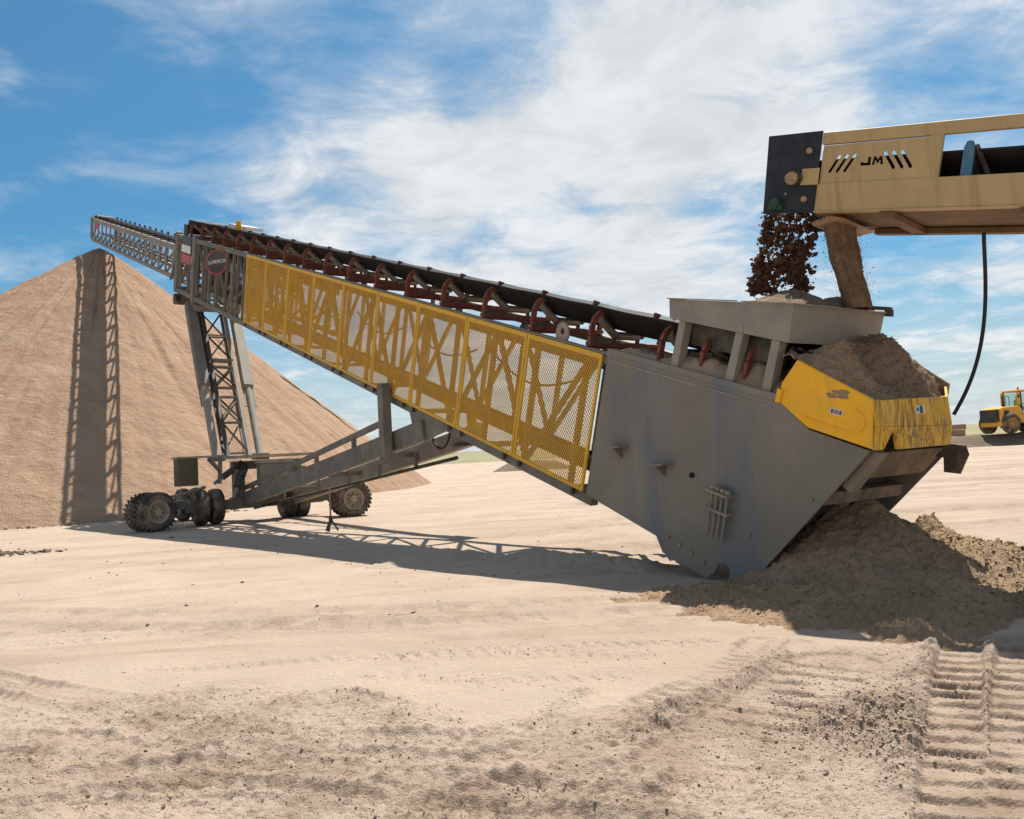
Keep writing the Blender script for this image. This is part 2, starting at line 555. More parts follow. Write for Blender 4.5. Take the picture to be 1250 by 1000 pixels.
def segdist(x, y, pts):
    """distance to a polyline, arc length along it, signed side"""
    best = np.full(np.shape(x), 1e9)
    arc = np.zeros(np.shape(x))
    side = np.zeros(np.shape(x))
    acc = 0.0
    for (ax, ay), (bx, by) in zip(pts[:-1], pts[1:]):
        dx, dy = bx - ax, by - ay
        ln = math.hypot(dx, dy)
        t = np.clip(((x - ax) * dx + (y - ay) * dy) / ln ** 2, 0, 1)
        px, py = x - ax - t * dx, y - ay - t * dy
        d = np.hypot(px, py)
        cr_ = (dx * (y - ay) - dy * (x - ax)) / ln
        k = d < best
        best = np.where(k, d, best)
        arc = np.where(k, acc + t * ln, arc)
        side = np.where(k, cr_, side)
        acc += ln
    return best, arc, side


EDGE_X = [-30, -4.5, -2.6, -1.3, -0.45, 0.15, 1.15, 1.9, 2.5, 3.2, 30]
EDGE_Y = [6.4, 6.3, 6.6, 6.35, 5.45, 5.35, 5.75, 6.45, 6.9, 6.9, 7.2]
TRACK_A = [(1.25, 2.6), (2.0, 3.98), (2.71, 5.28), (3.55, 6.75)]
TRACK_B = [(1.62, 2.5), (2.42, 3.98), (3.14, 5.2), (3.98, 6.5)]
TRACK_C = [(0.75, 4.35), (1.25, 4.98), (2.35, 6.25)]
RIDGES = [([(-1.45, 6.3), (-0.9, 5.9), (-0.45, 5.32)], 0.05, 0.028), ([(0.02, 5.25), (0.22, 5.55), (0.4, 5.85)], 0.06, 0.035),
          ([(0.62, 5.02), (1.15, 5.62), (1.6, 6.0), (2.05, 6.55)], 0.08, 0.05), ([(2.2, 4.05), (2.9, 5.25), (3.7, 6.5)], 0.075, 0.045),
          ([(1.72, 4.0), (2.45, 5.32), (3.25, 6.6)], 0.09, 0.055), ([(-2.9, 5.0), (-1.6, 5.2), (-0.7, 4.75)], 0.06, 0.02),
          ([(-3.4, 5.9), (-2.2, 5.75), (-1.4, 5.25), (-0.9, 4.95)], 0.05, 0.022)]
LINES = [[(-3.2, 7.25), (-0.9, 7.3), (1.6, 7.15)], [(-1.21, 7.23), (0.08, 7.06), (0.93, 6.76)], [(-6, 8.3), (-3.2, 8.9), (-1.2, 9.2)],
         [(-3.34, 6.37), (-2.71, 5.9), (-1.99, 5.46), (-1.2, 5.2)], [(-2.98, 6.41), (-1.93, 6.06), (-1.0, 5.95)], [(-1.23, 6.62), (-0.16, 6.27), (0.7, 6.2)]]
RUTS = [[(-3.6, 5.4), (-2.76, 5.25), (-1.81, 4.72), (-0.9, 4.45), (0.2, 4.5), (1.1, 4.95)], [(-3.2, 4.35), (-2.4, 4.65), (-1.4, 4.62), (-0.4, 4.2), (0.6, 3.9)],
        [(-4.4, 6.9), (-3.3, 6.25), (-2.3, 5.55), (-1.3, 5.0), (-0.3, 4.85), (0.7, 5.25), (1.5, 5.95), (1.9, 6.6)],
        [(-0.2, 3.7), (0.58, 4.3), (1.22, 4.9), (1.7, 5.6)], [(-9, 11.2), (-5, 9.6), (-1.5, 9.0), (1.2, 8.8)], [(1.5, 13.5), (4.5, 16), (9, 17.5), (15, 18)], [(0.5, 17), (3.5, 21), (10, 24), (20, 25)],
        [(3, 13.0), (6, 14.2), (12, 14.6), (20, 14)], [(2, 25), (9, 30), (20, 33)]]


def roughness(x, y):
    e = np.interp(x, EDGE_X, EDGE_Y) + 0.35 * fbm(x, y, 1.1, 3)
    r = sstep(0.12, -0.35, y - e)
    z = np.exp(-(((x - 1.95) / 0.55) ** 2 + ((y - 4.95) / 0.62) ** 2))
    return r * (0.75 + 0.5 * fbm(x, y, 0.9, 3)), z * sstep(0.0, 0.2, r)


def ground_h(x, y):
    x, y = np.asarray(x, float), np.asarray(y, float)
    near = sstep(13, 8, y)
    h = 0.035 * fbm(x, y, 0.22, 3) + 0.012 * fbm(x, y, 1.3, 3) * sstep(25, 12, y)
    r, z = roughness(x, y)
    f1 = fbm(x, y, 4.2, 4, 0.62)
    f2 = fbm(x + 31, y, 13, 3, 0.6)
    h = h + near * (r * (0.027 * f1 + 0.036 * np.abs(f2) + 0.016 * fbm(x, y, 31, 2)) + z * (0.11 * np.abs(fbm(x, y + 7, 4.5, 4, 0.65)) + 0.045 * np.abs(fbm(x + 3, y, 15, 3, 0.6)) - 0.012))
    for pts, wd, ht in RIDGES:
        d, _, _ = segdist(x + 0.03 * fbm(x, y, 6, 2), y + 0.03 * fbm(x + 9, y, 6, 2), pts)
        h = h + ht * np.exp(-(d / wd) ** 2) * (0.7 + 0.9 * fbm(x, y, 8, 3)) * near
    for i, pts in enumerate(LINES):
        d, a, sd = segdist(x, y, pts)
        wv = np.exp(-(d / 0.16) ** 2)
        h = h + wv * (-0.010 + 0.009 * np.sign(np.sin(a * 42 + sd * 20)) * np.exp(-(d / 0.12) ** 4)) * (0.5 + 0.8 * np.abs(fbm(x, y, 1.7, 2)))
    for i, pts in enumerate(RUTS):
        wf = 1.0 if i < 4 else 2.2
        d, a, sd = segdist(x, y, pts)
        cut = 0.45 + 0.9 * sstep(-0.25, 0.3, fbm(x + 3 * i, y, 0.9, 2))
        for off in (-0.17, 0.17):
            e = sd - off * wf
            lug = 0.5 + 0.5 * np.sign(np.sin(a * 46 / wf + e * 16 / wf))
            h = h + cut * (d < 0.6 * wf) * (np.exp(-(e / (0.085 * wf)) ** 4) * (-0.030 + 0.015 * lug) + 0.018 * np.exp(-((np.abs(e) - 0.125 * wf) / (0.035 * wf)) ** 2) * (0.6 + 1.2 * np.abs(fbm(x, y, 7 / wf, 3))))
    for pts, half, dep, pitch in ((TRACK_A, 0.15, 0.044, 0.215), (TRACK_B, 0.23, 0.044, 0.215), (TRACK_C, 0.30, 0.036, 0.24)):
        d, a, sd = segdist(x, y, pts)
        wob = 0.020 * fbm(x, y, 5, 3)
        inside = sstep(half + 0.03, half - 0.02, d + wob) * sstep(0.0, 0.06, a)
        ph = np.mod(a + 0.12 * sd + wob * 1.5, pitch) / pitch
        cle = np.where(ph > 0.80, -0.25 - 0.30 * sstep(0.80, 0.84, ph) + 1.05 * sstep(0.85, 0.99, ph), 0.50 - 0.75 * ph / 0.80)
        fade = sstep(-0.35, 0.25, fbm(x, y, 1.6, 2)) if half > 0.28 else 1.0
        prof = -dep * 0.75 + dep * cle * fade * np.clip(0.8 + 1.1 * fbm(x, y, 1.7, 3), 0.15, 1.3) + 0.010 * f2 + 0.004 * fbm(x, y, 31, 2)
        h = h * (1 - inside * 0.93) + inside * prof
    h = h - 0.015 * np.exp(-((y - 11) / 9) ** 2)
    return h


def grid_mesh(name, X, Y, Zh, mat, smooth=True):
    ny, nx = X.shape
    me = bpy.data.meshes.new(name)
    co = np.stack([X, Y, Zh], -1).reshape(-1, 3).astype(np.float32)
    idx = np.arange(nx * ny).reshape(ny, nx)
    q = np.stack([idx[:-1, :-1], idx[:-1, 1:], idx[1:, 1:], idx[1:, :-1]], -1).reshape(-1, 4)
    me.vertices.add(len(co))
    me.vertices.foreach_set('co', co.ravel())
    me.loops.add(q.size)
    me.loops.foreach_set('vertex_index', q.ravel().astype(np.int32))
    me.polygons.add(len(q))
    me.polygons.foreach_set('loop_start', np.arange(0, q.size, 4, dtype=np.int32))
    me.polygons.foreach_set('loop_total', np.full(len(q), 4, dtype=np.int32))
    me.polygons.foreach_set('use_smooth', np.full(len(q), smooth))
    me.update(calc_edges=True)
    me.materials.append(mat)
    return me


# ------------------------------------------------------------------ the setting
def graded(a, b, step, grow, far):
    v, s = [a], step
    while v[-1] < far:
        if v[-1] > b:
            s *= grow
        v.append(v[-1] + s)
    return np.array(v)


gx = np.concatenate([-graded(0.45, 4.6, 0.0165, 1.04, 190)[::-1], np.arange(-0.44, 0.7, 0.0145), np.arange(0.7, 4.3, 0.0108), graded(4.31, 5.0, 0.0155, 1.04, 190)])
gy = graded(2.6, 6.9, 0.0110, 1.024, 175)
gy = np.concatenate([np.array([-60, -20, -6, -2, 0, 1.2, 2.0, 2.4]), gy])
GX, GY = np.meshgrid(gx, gy)
gme = grid_mesh('ground', GX, GY, ground_h(GX, GY), S_GROUND)
ch_r, ch_z = roughness(GX, GY)
ch = 0.85 * np.clip(ch_r, 0, 1.3) * sstep(-0.30, 0.30, fbm(GX, GY, 1.3, 4)) + 1.1 * ch_z
for _pts, _half in ((TRACK_A, 0.2), (TRACK_B, 0.28)):
    _d, _, _ = segdist(GX, GY, _pts)
    ch += 0.45 * sstep(_half + 0.1, _half - 0.1, _d)
for _i, _pts in enumerate(RUTS):
    _d, _, _ = segdist(GX, GY, _pts)
    ch += 0.40 * np.exp(-(_d / (0.22 if _i < 4 else 0.7)) ** 4)
far_streak = sstep(0.0, 0.45, fbm(GX * 0.16 + 3, GY * 0.55, 1.0, 4)) * sstep(-1, 3, GX) * sstep(9, 12, GY)
ch += 0.75 * far_streak + 0.45 * sstep(0.05, 0.4, fbm(GX * 0.5 + 9, GY * 1.6, 1.0, 4)) * sstep(6.2, 7.5, GY)
att = gme.attributes.new('churn', 'FLOAT', 'POINT')
att.data.foreach_set('value', np.clip(ch, 0, 1).astype(np.float32).ravel())
go = bpy.data.objects.new('ground', gme)
link(go)
tag(go, 'pale dry sand yard with dozer tracks in the foreground', 'ground', kind='structure')

# grass field and low rise beyond the yard
fr = np.concatenate([np.linspace(135, 190, 10), np.geomspace(200, 4000, 26)])
fa = np.radians(np.linspace(0, 360, 181))
FR, FA = np.meshgrid(fr, fa)
FXX, FYY = FR * np.sin(FA), FR * np.cos(FA)
FZ = -0.6 + 1.1 * sstep(135, 165, FR) + np.maximum(FR - 150, 0) * 0.0062 * np.exp(-FR / 2600) + 1.3 * fbm(FXX, FYY, 0.008, 3) * sstep(150, 400, FR)
mfield = bpy.data.materials.new('dry_grass_field')
mfield.use_nodes = True
t = NT(mfield.node_tree)
pos = t.node('ShaderNodeNewGeometry').outputs['Position']
c = t.mix(t.ss(t.noise(pos, 0.02, 6, 0.6), 0.35, 0.65), (0.24, 0.215, 0.10), (0.33, 0.28, 0.165))
c = t.mix(t.math('MULTIPLY', t.noise(pos, 0.8, 5, 0.7), 0.6), c, (0.18, 0.17, 0.075))
t.l.new(c, t.n['Principled BSDF'].inputs['Base Color'])
t.n['Principled BSDF'].inputs['Roughness'].default_value = 1
fo = bpy.data.objects.new('grass_field', grid_mesh('grass_field', FXX, FYY, FZ, mfield))
link(fo)
tag(fo, 'green and straw coloured grass field rising beyond the sand yard', 'field', kind='structure')


HEAPS = {}


def heap(name, cones, x0, x1, y0, y1, step, mat, label, cat, amp=0.03, freq=3.0, base=0.0, kind=None, rough2=0.012, lump=0.0, rot=None, floor=-0.16):
    """a heap of loose material: the highest of several cones (x, y, height, slope) and ridges, roughened"""
    X, Y = np.meshgrid(np.arange(x0, x1 + step / 2, step), np.arange(y0, y1 + step / 2, step))
    H = np.full(X.shape, -1e9)
    for c in cones:
        if len(c) == 4:
            d = np.hypot(X - c[0], Y - c[1])
            hh = c[2] - c[3] * (np.sqrt(d * d + 0.004) - 0.06)
        else:
            (ax, ay, az), (bx, by, bz), sl = c
            dx, dy = bx - ax, by - ay
            tt = np.clip(((X - ax) * dx + (Y - ay) * dy) / (dx * dx + dy * dy), 0, 1)
            d = np.hypot(X - ax - tt * dx, Y - ay - tt * dy)
            hh = az + (bz - az) * tt - sl * (np.sqrt(d * d + 0.006) - 0.07)
        k = 0.10
        m = np.maximum(H, hh)
        H = np.where(H < -1e8, hh, m + k * 0.25 * np.clip(1 - np.abs(H - hh) / k, 0, 1) ** 2)
    H = base + H + amp * fbm(X, Y, freq, 4, 0.55) + rough2 * (np.abs(fbm(X + 5, Y, freq * 5, 4, 0.65)) - 0.15) + 0.3 * rough2 * fbm(X, Y + 9, freq * 14, 2) + lump * np.abs(fbm(X, Y + 3, freq * 2.2, 4, 0.6))
    edge = np.minimum(np.minimum(X - x0, x1 - X), np.minimum(Y - y0, y1 - Y))
    H = np.minimum(H, base + edge * 1.2 + floor)
    H = np.maximum(H, base + floor)
    o = bpy.data.objects.new(name, grid_mesh(name, X, Y, H, mat))
    link(o)
    HEAPS[name] = o
    return tag(o, label, cat, kind=kind)


# the stockpile: cone with rills running down its face
AX, AY, AZ = -24.6, 49.4, 15.45
pr = np.concatenate([np.linspace(0, 2, 12), np.linspace(2.2, 27.6, 190)])
pa = np.linspace(0, 2 * math.pi, 641)
PR, PA = np.meshgrid(pr, pa)
ca, sa = np.cos(PA), np.sin(PA)
PX, PY = AX + PR * ca, AY + PR * sa
slope = math.tan(math.radians(33.8)) + (math.tan(math.radians(39.0)) - math.tan(math.radians(33.8))) * sstep(0.1, 0.9, np.cos(PA - math.radians(8)))
PZ = AZ + 0.25 - slope * np.sqrt(PR ** 2 + 0.16)
ux, uy = ca * 9, sa * 9
ang = PA * 26
PZ = PZ + 0.14 * fbm(PX, PY, 0.35, 4) * np.clip(PR / 3, 0, 1) + 0.07 * fbm(ang, PR * 0.16, 1.0, 4, 0.6) * np.clip(PR / 4, 0, 1) - 0.10 * sstep(0.25, 0.5, fbm(ang * 0.5 + 3, PR * 0.07, 1.0, 2)) * np.clip(PR / 4, 0, 1) \
    + 0.055 * fbm(PX, PY, 1.9, 3, 0.62) * np.clip(PR / 2, 0, 1)
PZ = np.maximum(PZ, -0.25)
po = bpy.data.objects.new('sand_stockpile', grid_mesh('sand_stockpile', PX, PY, PZ, S_PILE))
link(po)
tag(po, 'tall conical brown sand stockpile under the high end of the stacker', 'stockpile')
bo = heap('earth_berm', [((20, 73.5, 0.1), (34, 70, 0.9), 0.42), ((34, 70, 0.95), (60, 67, 1.0), 0.42), ((40, 71, 0.98), (60, 69, 0.98), 0.7),
                         ((40, 73.5, 0.98), (60, 72, 0.98), 0.7)], 16, 62, 60, 80, 0.2, S_FAR,
          'low grey gravel berm that the wheel loader stands on', 'berm', 0.08, 0.8, 0.0, 'structure', 0.05)
b2 = heap('gravel_heap', [((0.0, 72, 0.95), (3.5, 70, 0.75), 0.5)], -5, 7, 66, 77, 0.2, S_FAR,
          'small dark gravel heap far off under the middle of the stacker', 'heap', 0.08, 0.8, 0.0, None, 0.05)

# spill around the tail of the stacker
heap('spilled_sand_heap', [(3.98, 9.62, 0.97, 0.72), ((3.95, 9.3, 0.66), (3.5, 8.5, 0.36), 0.5), ((3.5, 8.5, 0.36), (3.0, 8.3, 0.14), 0.42), ((3.9, 8.1, 0.30), (3.3, 7.0, 0.10), 0.34),
                           ((3.1, 8.3, 0.17), (2.3, 8.9, 0.10), 0.24), ((2.3, 8.9, 0.10), (1.7, 9.3, 0.03), 0.16), ((2.9, 8.0, 0.10), (2.3, 8.4, 0.03), 0.2)],
     0.8, 5.6, 6.4, 11.6, 0.022, S_DAMP, 'dark damp sand heap spilled under the tail of the stacker', 'sand heap', 0.06, 1.6, 0.0, None, 0.048, 0.06)
heap('clodded_sand_berm', [(5.15, 10.4, 0.58, 0.95), ((5.2, 10.0, 0.40), (5.3, 9.3, 0.32), 0.45), ((5.3, 9.3, 0.34), (6.2, 8.2, 0.26), 0.36), ((6.2, 8.2, 0.26), (7.6, 7.4, 0.2), 0.36),
                           ((4.7, 8.6, 0.14), (5.2, 7.5, 0.10), 0.26)],
     3.9, 8.5, 6.6, 11.8, 0.022, S_BERM, 'sunlit lumpy sand berm right of the damp heap at the tail', 'sand berm', 0.04, 2.2, 0.0, None, 0.055, 0.10)
heap('windrow', [((-2.0, 13.2, 0.05), (-1.2, 13.9, 0.12), 0.25), ((0.2, 13.3, 0.10), (1.7, 11.5, 0.08), 0.3)], -3.2, 2.6, 10.4, 15.0, 0.03, S_GROUND,
     'low uneven sand windrow crossed by the shadow of the stacker', 'windrow', 0.05, 1.4, 0.0, 'structure', 0.02, 0.05)


# ------------------------------------------------------------------ clods and loose stones
def ico_unit():
    p = (1 + 5 ** 0.5) / 2
    v = np.array([(-1, p, 0), (1, p, 0), (-1, -p, 0), (1, -p, 0), (0, -1, p), (0, 1, p), (0, -1, -p), (0, 1, -p), (p, 0, -1), (p, 0, 1), (-p, 0, -1), (-p, 0, 1)], float)
    v /= np.linalg.norm(v[0])
    f = np.array([(0, 11, 5), (0, 5, 1), (0, 1, 7), (0, 7, 10), (0, 10, 11), (1, 5, 9), (5, 11, 4), (11, 10, 2), (10, 7, 6), (7, 1, 8),
                  (3, 9, 4), (3, 4, 2), (3, 2, 6), (3, 6, 8), (3, 8, 9), (4, 9, 5), (2, 4, 11), (6, 2, 10), (8, 6, 7), (9, 8, 1)])
    return v, f


ICO_V, ICO_F = ico_unit()


OV = np.array([(1, 0, 0), (-1, 0, 0), (0, 1, 0), (0, -1, 0), (0, 0, 1), (0, 0, -1)], float)
OF = np.array([(0, 2, 4), (2, 1, 4), (1, 3, 4), (3, 0, 4), (2, 0, 5), (1, 2, 5), (3, 1, 5), (0, 3, 5)])


def lumps(name, P, R, mat, squash=0.7, jitter=0.28, tiny=False):
    n = len(P)
    IV, IF = (OV, OF) if tiny else (ICO_V, ICO_F)
    k = len(IV)
    V = IV[None] * (1 + jitter * rng.normal(size=(n, k, 1)))
    a = rng.uniform(0, 2 * math.pi, n)
    c, s = np.cos(a)[:, None], np.sin(a)[:, None]
    sc = 1 + 0.3 * rng.normal(size=(n, 1, 3))
    V = V * np.clip(sc, 0.5, 1.7)
    V = np.stack([V[..., 0] * c - V[..., 1] * s, V[..., 0] * s + V[..., 1] * c, V[..., 2] * squash], -1)
    V = V * R[:, None, None] + P[:, None, :]
    Fc = (IF[None] + (np.arange(n) * k)[:, None, None]).reshape(-1, 3)
    me = bpy.data.meshes.new(name)
    me.vertices.add(n * k)
    me.vertices.foreach_set('co', V.astype(np.float32).ravel())
    me.loops.add(Fc.size)
    me.loops.foreach_set('vertex_index', Fc.ravel().astype(np.int32))
    me.polygons.add(len(Fc))
    me.polygons.foreach_set('loop_start', np.arange(0, Fc.size, 3, dtype=np.int32))
    me.polygons.foreach_set('loop_total', np.full(len(Fc), 3, dtype=np.int32))
    me.update(calc_edges=True)
    me.materials.append(mat)
    o = bpy.data.objects.new(name, me)
    return link(o)


N = 420000
cx, cy = rng.uniform(-7, 6.5, N), 3.2 + 8.5 * rng.uniform(0, 1, N) ** 1.3
rr, zz = roughness(cx, cy)
prob = 0.014 + 0.55 * np.clip(rr, 0, 1) * sstep(-0.1, 0.5, fbm(cx, cy, 1.4, 3) + 0.2) + 0.7 * zz
for pts, wd, ht in RIDGES:
    d, _, _ = segdist(cx, cy, pts)
    prob += 0.8 * np.exp(-(d / 0.10) ** 2) * sstep(0.01, 0.04, ht)
for pts in LINES:
    d, _, _ = segdist(cx, cy, pts)
    prob += 0.25 * np.exp(-(d / 0.14) ** 2)
keep = rng.uniform(0, 1, N) < prob
for pts, half in ((TRACK_A, 0.15), (TRACK_B, 0.22)):
    d, _, _ = segdist(cx, cy, pts)
    keep &= ~((d < half) & (rng.uniform(0, 1, N) < 0.9))
cx, cy, zz = cx[keep], cy[keep], zz[keep]
R = 0.0023 * np.exp(0.55 * rng.normal(size=len(cx))) * (1 + 1.2 * zz)
R = np.minimum(R, 0.009 + 0.009 * zz)
big = (R > 0.0048) & (rng.uniform(0, 1, len(R)) < 0.8)
CP = np.stack([cx, cy, ground_h(cx, cy) + R * 0.25], -1)
o = lumps('fine_crumbs', CP[~big], R[~big], S_GROUND, 0.8, 0.2, True)
tag(o, 'fine crumbs of sand churned up by wheels in the foreground', 'crumbs', kind='stuff')
o = lumps('loose_clods', CP[big], R[big], S_GROUND)
tag(o, 'loose crumbs and clods of dry sand scattered over the yard', 'clods', kind='stuff')
n = 520
px_, py_ = rng.uniform(-14, 3, n), rng.uniform(9, 22, n)
k = fbm(px_, py_, 0.4, 3) > -0.02
px_, py_ = px_[k], py_[k]
R = 0.0095 * np.exp(0.5 * rng.normal(size=len(px_)))
o = lumps('scattered_stones', np.stack([px_, py_, ground_h(px_, py_) + R * 0.3], -1), R, S_FAR)
tag(o, 'small dark stones scattered on the smooth sand before the wheels', 'stones', kind='stuff')
n = 260
px_, py_ = rng.normal(-11.9, 0.55, n), rng.normal(18.8, 0.22, n)
R = 0.03 * np.exp(0.4 * rng.normal(size=n))
o = lumps('gravel_patch', np.stack([px_, py_, ground_h(px_, py_) + R * 0.2], -1), R, S_FAR)
tag(o, 'dark gravel patch at the left edge of the yard', 'gravel', kind='stuff')

def sprinkle(src, n, name, mat, label, rmed, rmax, ymax=None):
    co = np.empty(len(src.data.vertices) * 3, np.float32)
    src.data.vertices.foreach_get('co', co)
    co = co.reshape(-1, 3)
    co = co[co[:, 2] > 0.03]
    p = co[rng.integers(0, len(co), n)].astype(float)
    R = np.minimum(rmed * np.exp(0.55 * rng.normal(size=n)), rmax)
    p[:, :2] += rng.normal(size=(n, 2)) * 0.01
    o = lumps(name, p, R, mat, 0.75, 0.25, n > 8000)
    tag(o, label, 'clods', kind='stuff')


sprinkle(HEAPS['spilled_sand_heap'], 9000, 'heap_crumbs', S_DAMP, 'damp crumbs on the dark heap under the tail', 0.0055, 0.03)
sprinkle(HEAPS['clodded_sand_berm'], 6500, 'berm_clods', S_BERM, 'sunlit clods covering the lumpy sand berm', 0.009, 0.04)

n = 1600
ta = rng.uniform(math.pi * 1.02, math.pi * 1.72, n)
tr_ = (AZ / np.tan(np.radians(33.8))) * (1 + np.abs(rng.normal(0, 0.018, n)) - 0.012) * np.where(np.cos(ta - math.radians(8)) > 0.5, 0.90, 1.0)
R = np.minimum(0.03 * np.exp(0.6 * rng.normal(size=n)), 0.16)
tx, ty = AX + tr_ * np.cos(ta), AY + tr_ * np.sin(ta)
o = lumps('toe_stones', np.stack([tx, ty, np.full(n, 0.0) + R * 0.3], -1), R, S_PILE)
tag(o, 'stones and lumps rolled down to the foot of the stockpile', 'stones', kind='stuff')

# ------------------------------------------------------------------ the stacker
st = empty('stacking_conveyor', L(-19.6, -2.3, 0.8), 'long grey telescopic stacking conveyor with yellow mesh guards, reaching up to the sand stockpile', 'conveyor')
WD = 1.65                                         # overall width


def lb(g, s0, q0, m0, s1, q1, m1, wd, ht, upv=NV):
    return g.beam(L(s0, q0, m0), L(s1, q1, m1), wd, ht, upv)


def lerp_(a, b, t):
    return a + (b - a) * t


def slab(g, s0, s1, q0, q1, m0, m1):
    return g.box(L((s0 + s1) / 2, (q0 + q1) / 2, (m0 + m1) / 2), TV * (s1 - s0) / 2, MV * (m1 - m0) / 2, NV * (q1 - q0) / 2)


# outer truss
for mm, sgn in ((0.07, 1), (WD - 0.07, -1)):
    g = G()
    lb(g, -16.8, -0.06, mm, 9.3, -0.06, mm, 0.14, 0.13)
    slab(g, -16.8, 9.3, 0.0, 0.012, mm - 0.09, mm + 0.09)
    tc_ = obj('top_chord', g, M_STEEL, st)
    obj('lit_chord_flange', slab(G(), -16.8, 9.3, 0.014, 0.024, mm - 0.115 if sgn > 0 else mm - 0.07, mm + 0.07 if sgn > 0 else mm + 0.115), M_LEG, tc_)  # paler than the chord; its sunlit edge is put into the colour
    g = G()
    lb(g, -16.8, -2.15, mm, 9.3, -2.15, mm, 0.14, 0.15)
    obj('bottom_chord', g, M_STEEL, st)
    ss_ = np.arange(-16.2, 9.2, 1.24)
    for i, s in enumerate(ss_):
        obj('post', lb(G(), s, -0.13, mm, s, -2.07, mm, 0.075, 0.075, TV), M_STEEL, st)
        if i < len(ss_) - 1:
            a, b = (-0.13, -2.07) if i % 2 == (0 if sgn > 0 else 1) else (-2.07, -0.13)
            obj('brace', lb(G(), s, a, mm + 0.045 * sgn, s + 1.24, b, mm + 0.045 * sgn, 0.07, 0.07, MV), M_STEEL, st)
for s in np.arange(-16.2, 9.0, 2.48):
    obj('cross_tie', lb(G(), s, -2.16, 0.14, s, -2.16, WD - 0.14, 0.08, 0.08), M_STEEL, st)

# guard panels
PW, PH = 1.848, 2.06
gf = G()
fr_w = 0.05
gf.ringprism([(0.012, 0, 0), (PW - 0.012, 0, 0), (PW - 0.012, 0, -PH), (0.012, 0, -PH)],
             [(0.012 + fr_w, 0, -0.075), (PW - 0.012 - fr_w, 0, -0.075), (PW - 0.012 - fr_w, 0, -PH + 0.055), (0.012 + fr_w, 0, -PH + 0.055)], (0, 0.03, 0))
me_frame = mesh_of('guard_frame', gf, M_FRAME)
gm = G()
nx_, nz_ = 28, 34
x0_, x1_, z0_, z1_ = 0.05, PW - 0.05, -0.06, -PH + 0.045
dx_, dz_ = (x1_ - x0_) / nx_, (z1_ - z0_) / nz_
for i in range(nx_):
    for j in range(nz_):
        for a, b in (((0, .5), (.5, 0)), ((.5, 0), (1, .5)), ((0, .5), (.5, 1)), ((.5, 1), (1, .5))):
            p = Vector((x0_ + (i + a[0]) * dx_, 0.012, z0_ + (j + a[1]) * dz_))
            q = Vector((x0_ + (i + b[0]) * dx_, 0.012, z0_ + (j + b[1]) * dz_))
            d = (q - p).normalized()
            pr_ = Vector((-d.z, 0, d.x)) * 0.0074
            ofs = Vector((0, 0.004, 0))
            gm.add([p - pr_ - ofs, q - pr_ - ofs, q + pr_ + ofs, p + pr_ + ofs], [(0, 1, 2, 3)])
me_mesh = mesh_of('expanded_mesh', gm, M_SCREEN)
gc = G().box((0, 0.0, 0), (0.03, 0, 0), (0, 0.02, 0), (0, 0, 0.05))
me_clip = mesh_of('clip', gc, M_DARK)
for i in range(9):
    pos_ = L(-PW * (i + 1), 0.0, -0.05)
    p = part_at('guard_panel', me_frame, st, pos_, BASIS)
    mo = sub('expanded_mesh', me_mesh, p)
    mo['kind'] = 'stuff'
    for dxp in (0.22, PW - 0.22):
        c_ = sub('clip', me_clip, p)
        c_.location = (dxp, 0.0, -PH - 0.05)

# idlers and belt
LB = Matrix.Identity(3)


def loc_idler():
    parts = {}
    g = G()
    g.box((0, WD / 2, 0.075), (0.055, 0, 0), (0, WD / 2 - 0.06, 0), (0, 0, 0.03))
    g.box((0, WD / 2, 0.03), (0.02, 0, 0), (0, WD / 2 - 0.06, 0), (0, 0, 0.03))
    parts['base'] = mesh_of('idler_base', g, M_RED)
    br = []
    for side in (0, 1):
        g = G()
        ym = (lambda y: y) if side == 0 else (lambda y: WD - y)
        prof = [(0.13, 0.06), (0.10, 0.20), (0.10, 0.36), (0.14, 0.47), (0.22, 0.54), (0.32, 0.56)]
        for (ya, za), (yb, zb) in zip(prof[:-1], prof[1:]):
            g.beam((0.0, ym(ya), za), (0.0, ym(yb), zb), 0.085, 0.05, (1, 0, 0))
        br.append(mesh_of('idler_bracket', g, M_RED))
        g = G()
        g.tube((0, ym(0.20), 0.47), (0, ym(0.56), 0.22), 0.062, 10)
        br.append(mesh_of('wing_roller', g, M_ROLL))
    parts['br'] = br
    g = G()
    g.beam((0.02, 0.58, 0.08), (0.02, 0.58, 0.28), 0.06, 0.03, (1, 0, 0))
    g.beam((0.02, 1.07, 0.08), (0.02, 1.07, 0.28), 0.06, 0.03, (1, 0, 0))
    parts['mid'] = mesh_of('roller_stand', g, M_RED)
    parts['cr'] = mesh_of('centre_roller', G().tube((0, 0.60, 0.21), (0, 1.05, 0.21), 0.062, 10), M_ROLL)
    return parts


IP = loc_idler()
IDL = [-19.05, -18.35, -17.6] + [-16.15 + 1.47 * i for i in range(17)]
for s in IDL:
    o = part_at('idler', IP['base'], st, L(s, 0.0, 0), BASIS)
    for me in IP['br']:
        sub(me.name.split('.')[0], me, o)
    sub('roller_stand', IP['mid'], o)
    sub('centre_roller', IP['cr'], o)


def belt_mesh(g, s0, s1, prof, thick, n=60, sag=0.0, wob=0.0):
    rows = []
    for i in range(n + 1):
        s = s0 + (s1 - s0) * i / n
        rows.append([L(s, q + thick * k + (0.012 * math.sin(s * 4.27 + 1.0) * wob), m) for k in (0, 1) for m, q in (prof if k == 0 else prof[::-1])])
    k = len(rows[0])
    vs = [v for r in rows for v in r]
    fs = []
    for i in range(n):
        for j in range(k):
            a, b = i * k + j, i * k + (j + 1) % k
            fs.append((a, a + k, b + k, b))
    fs += [tuple(range(k)), tuple(n * k + j for j in range(k))[::-1]]
    g.add(vs, fs, False)
    return g


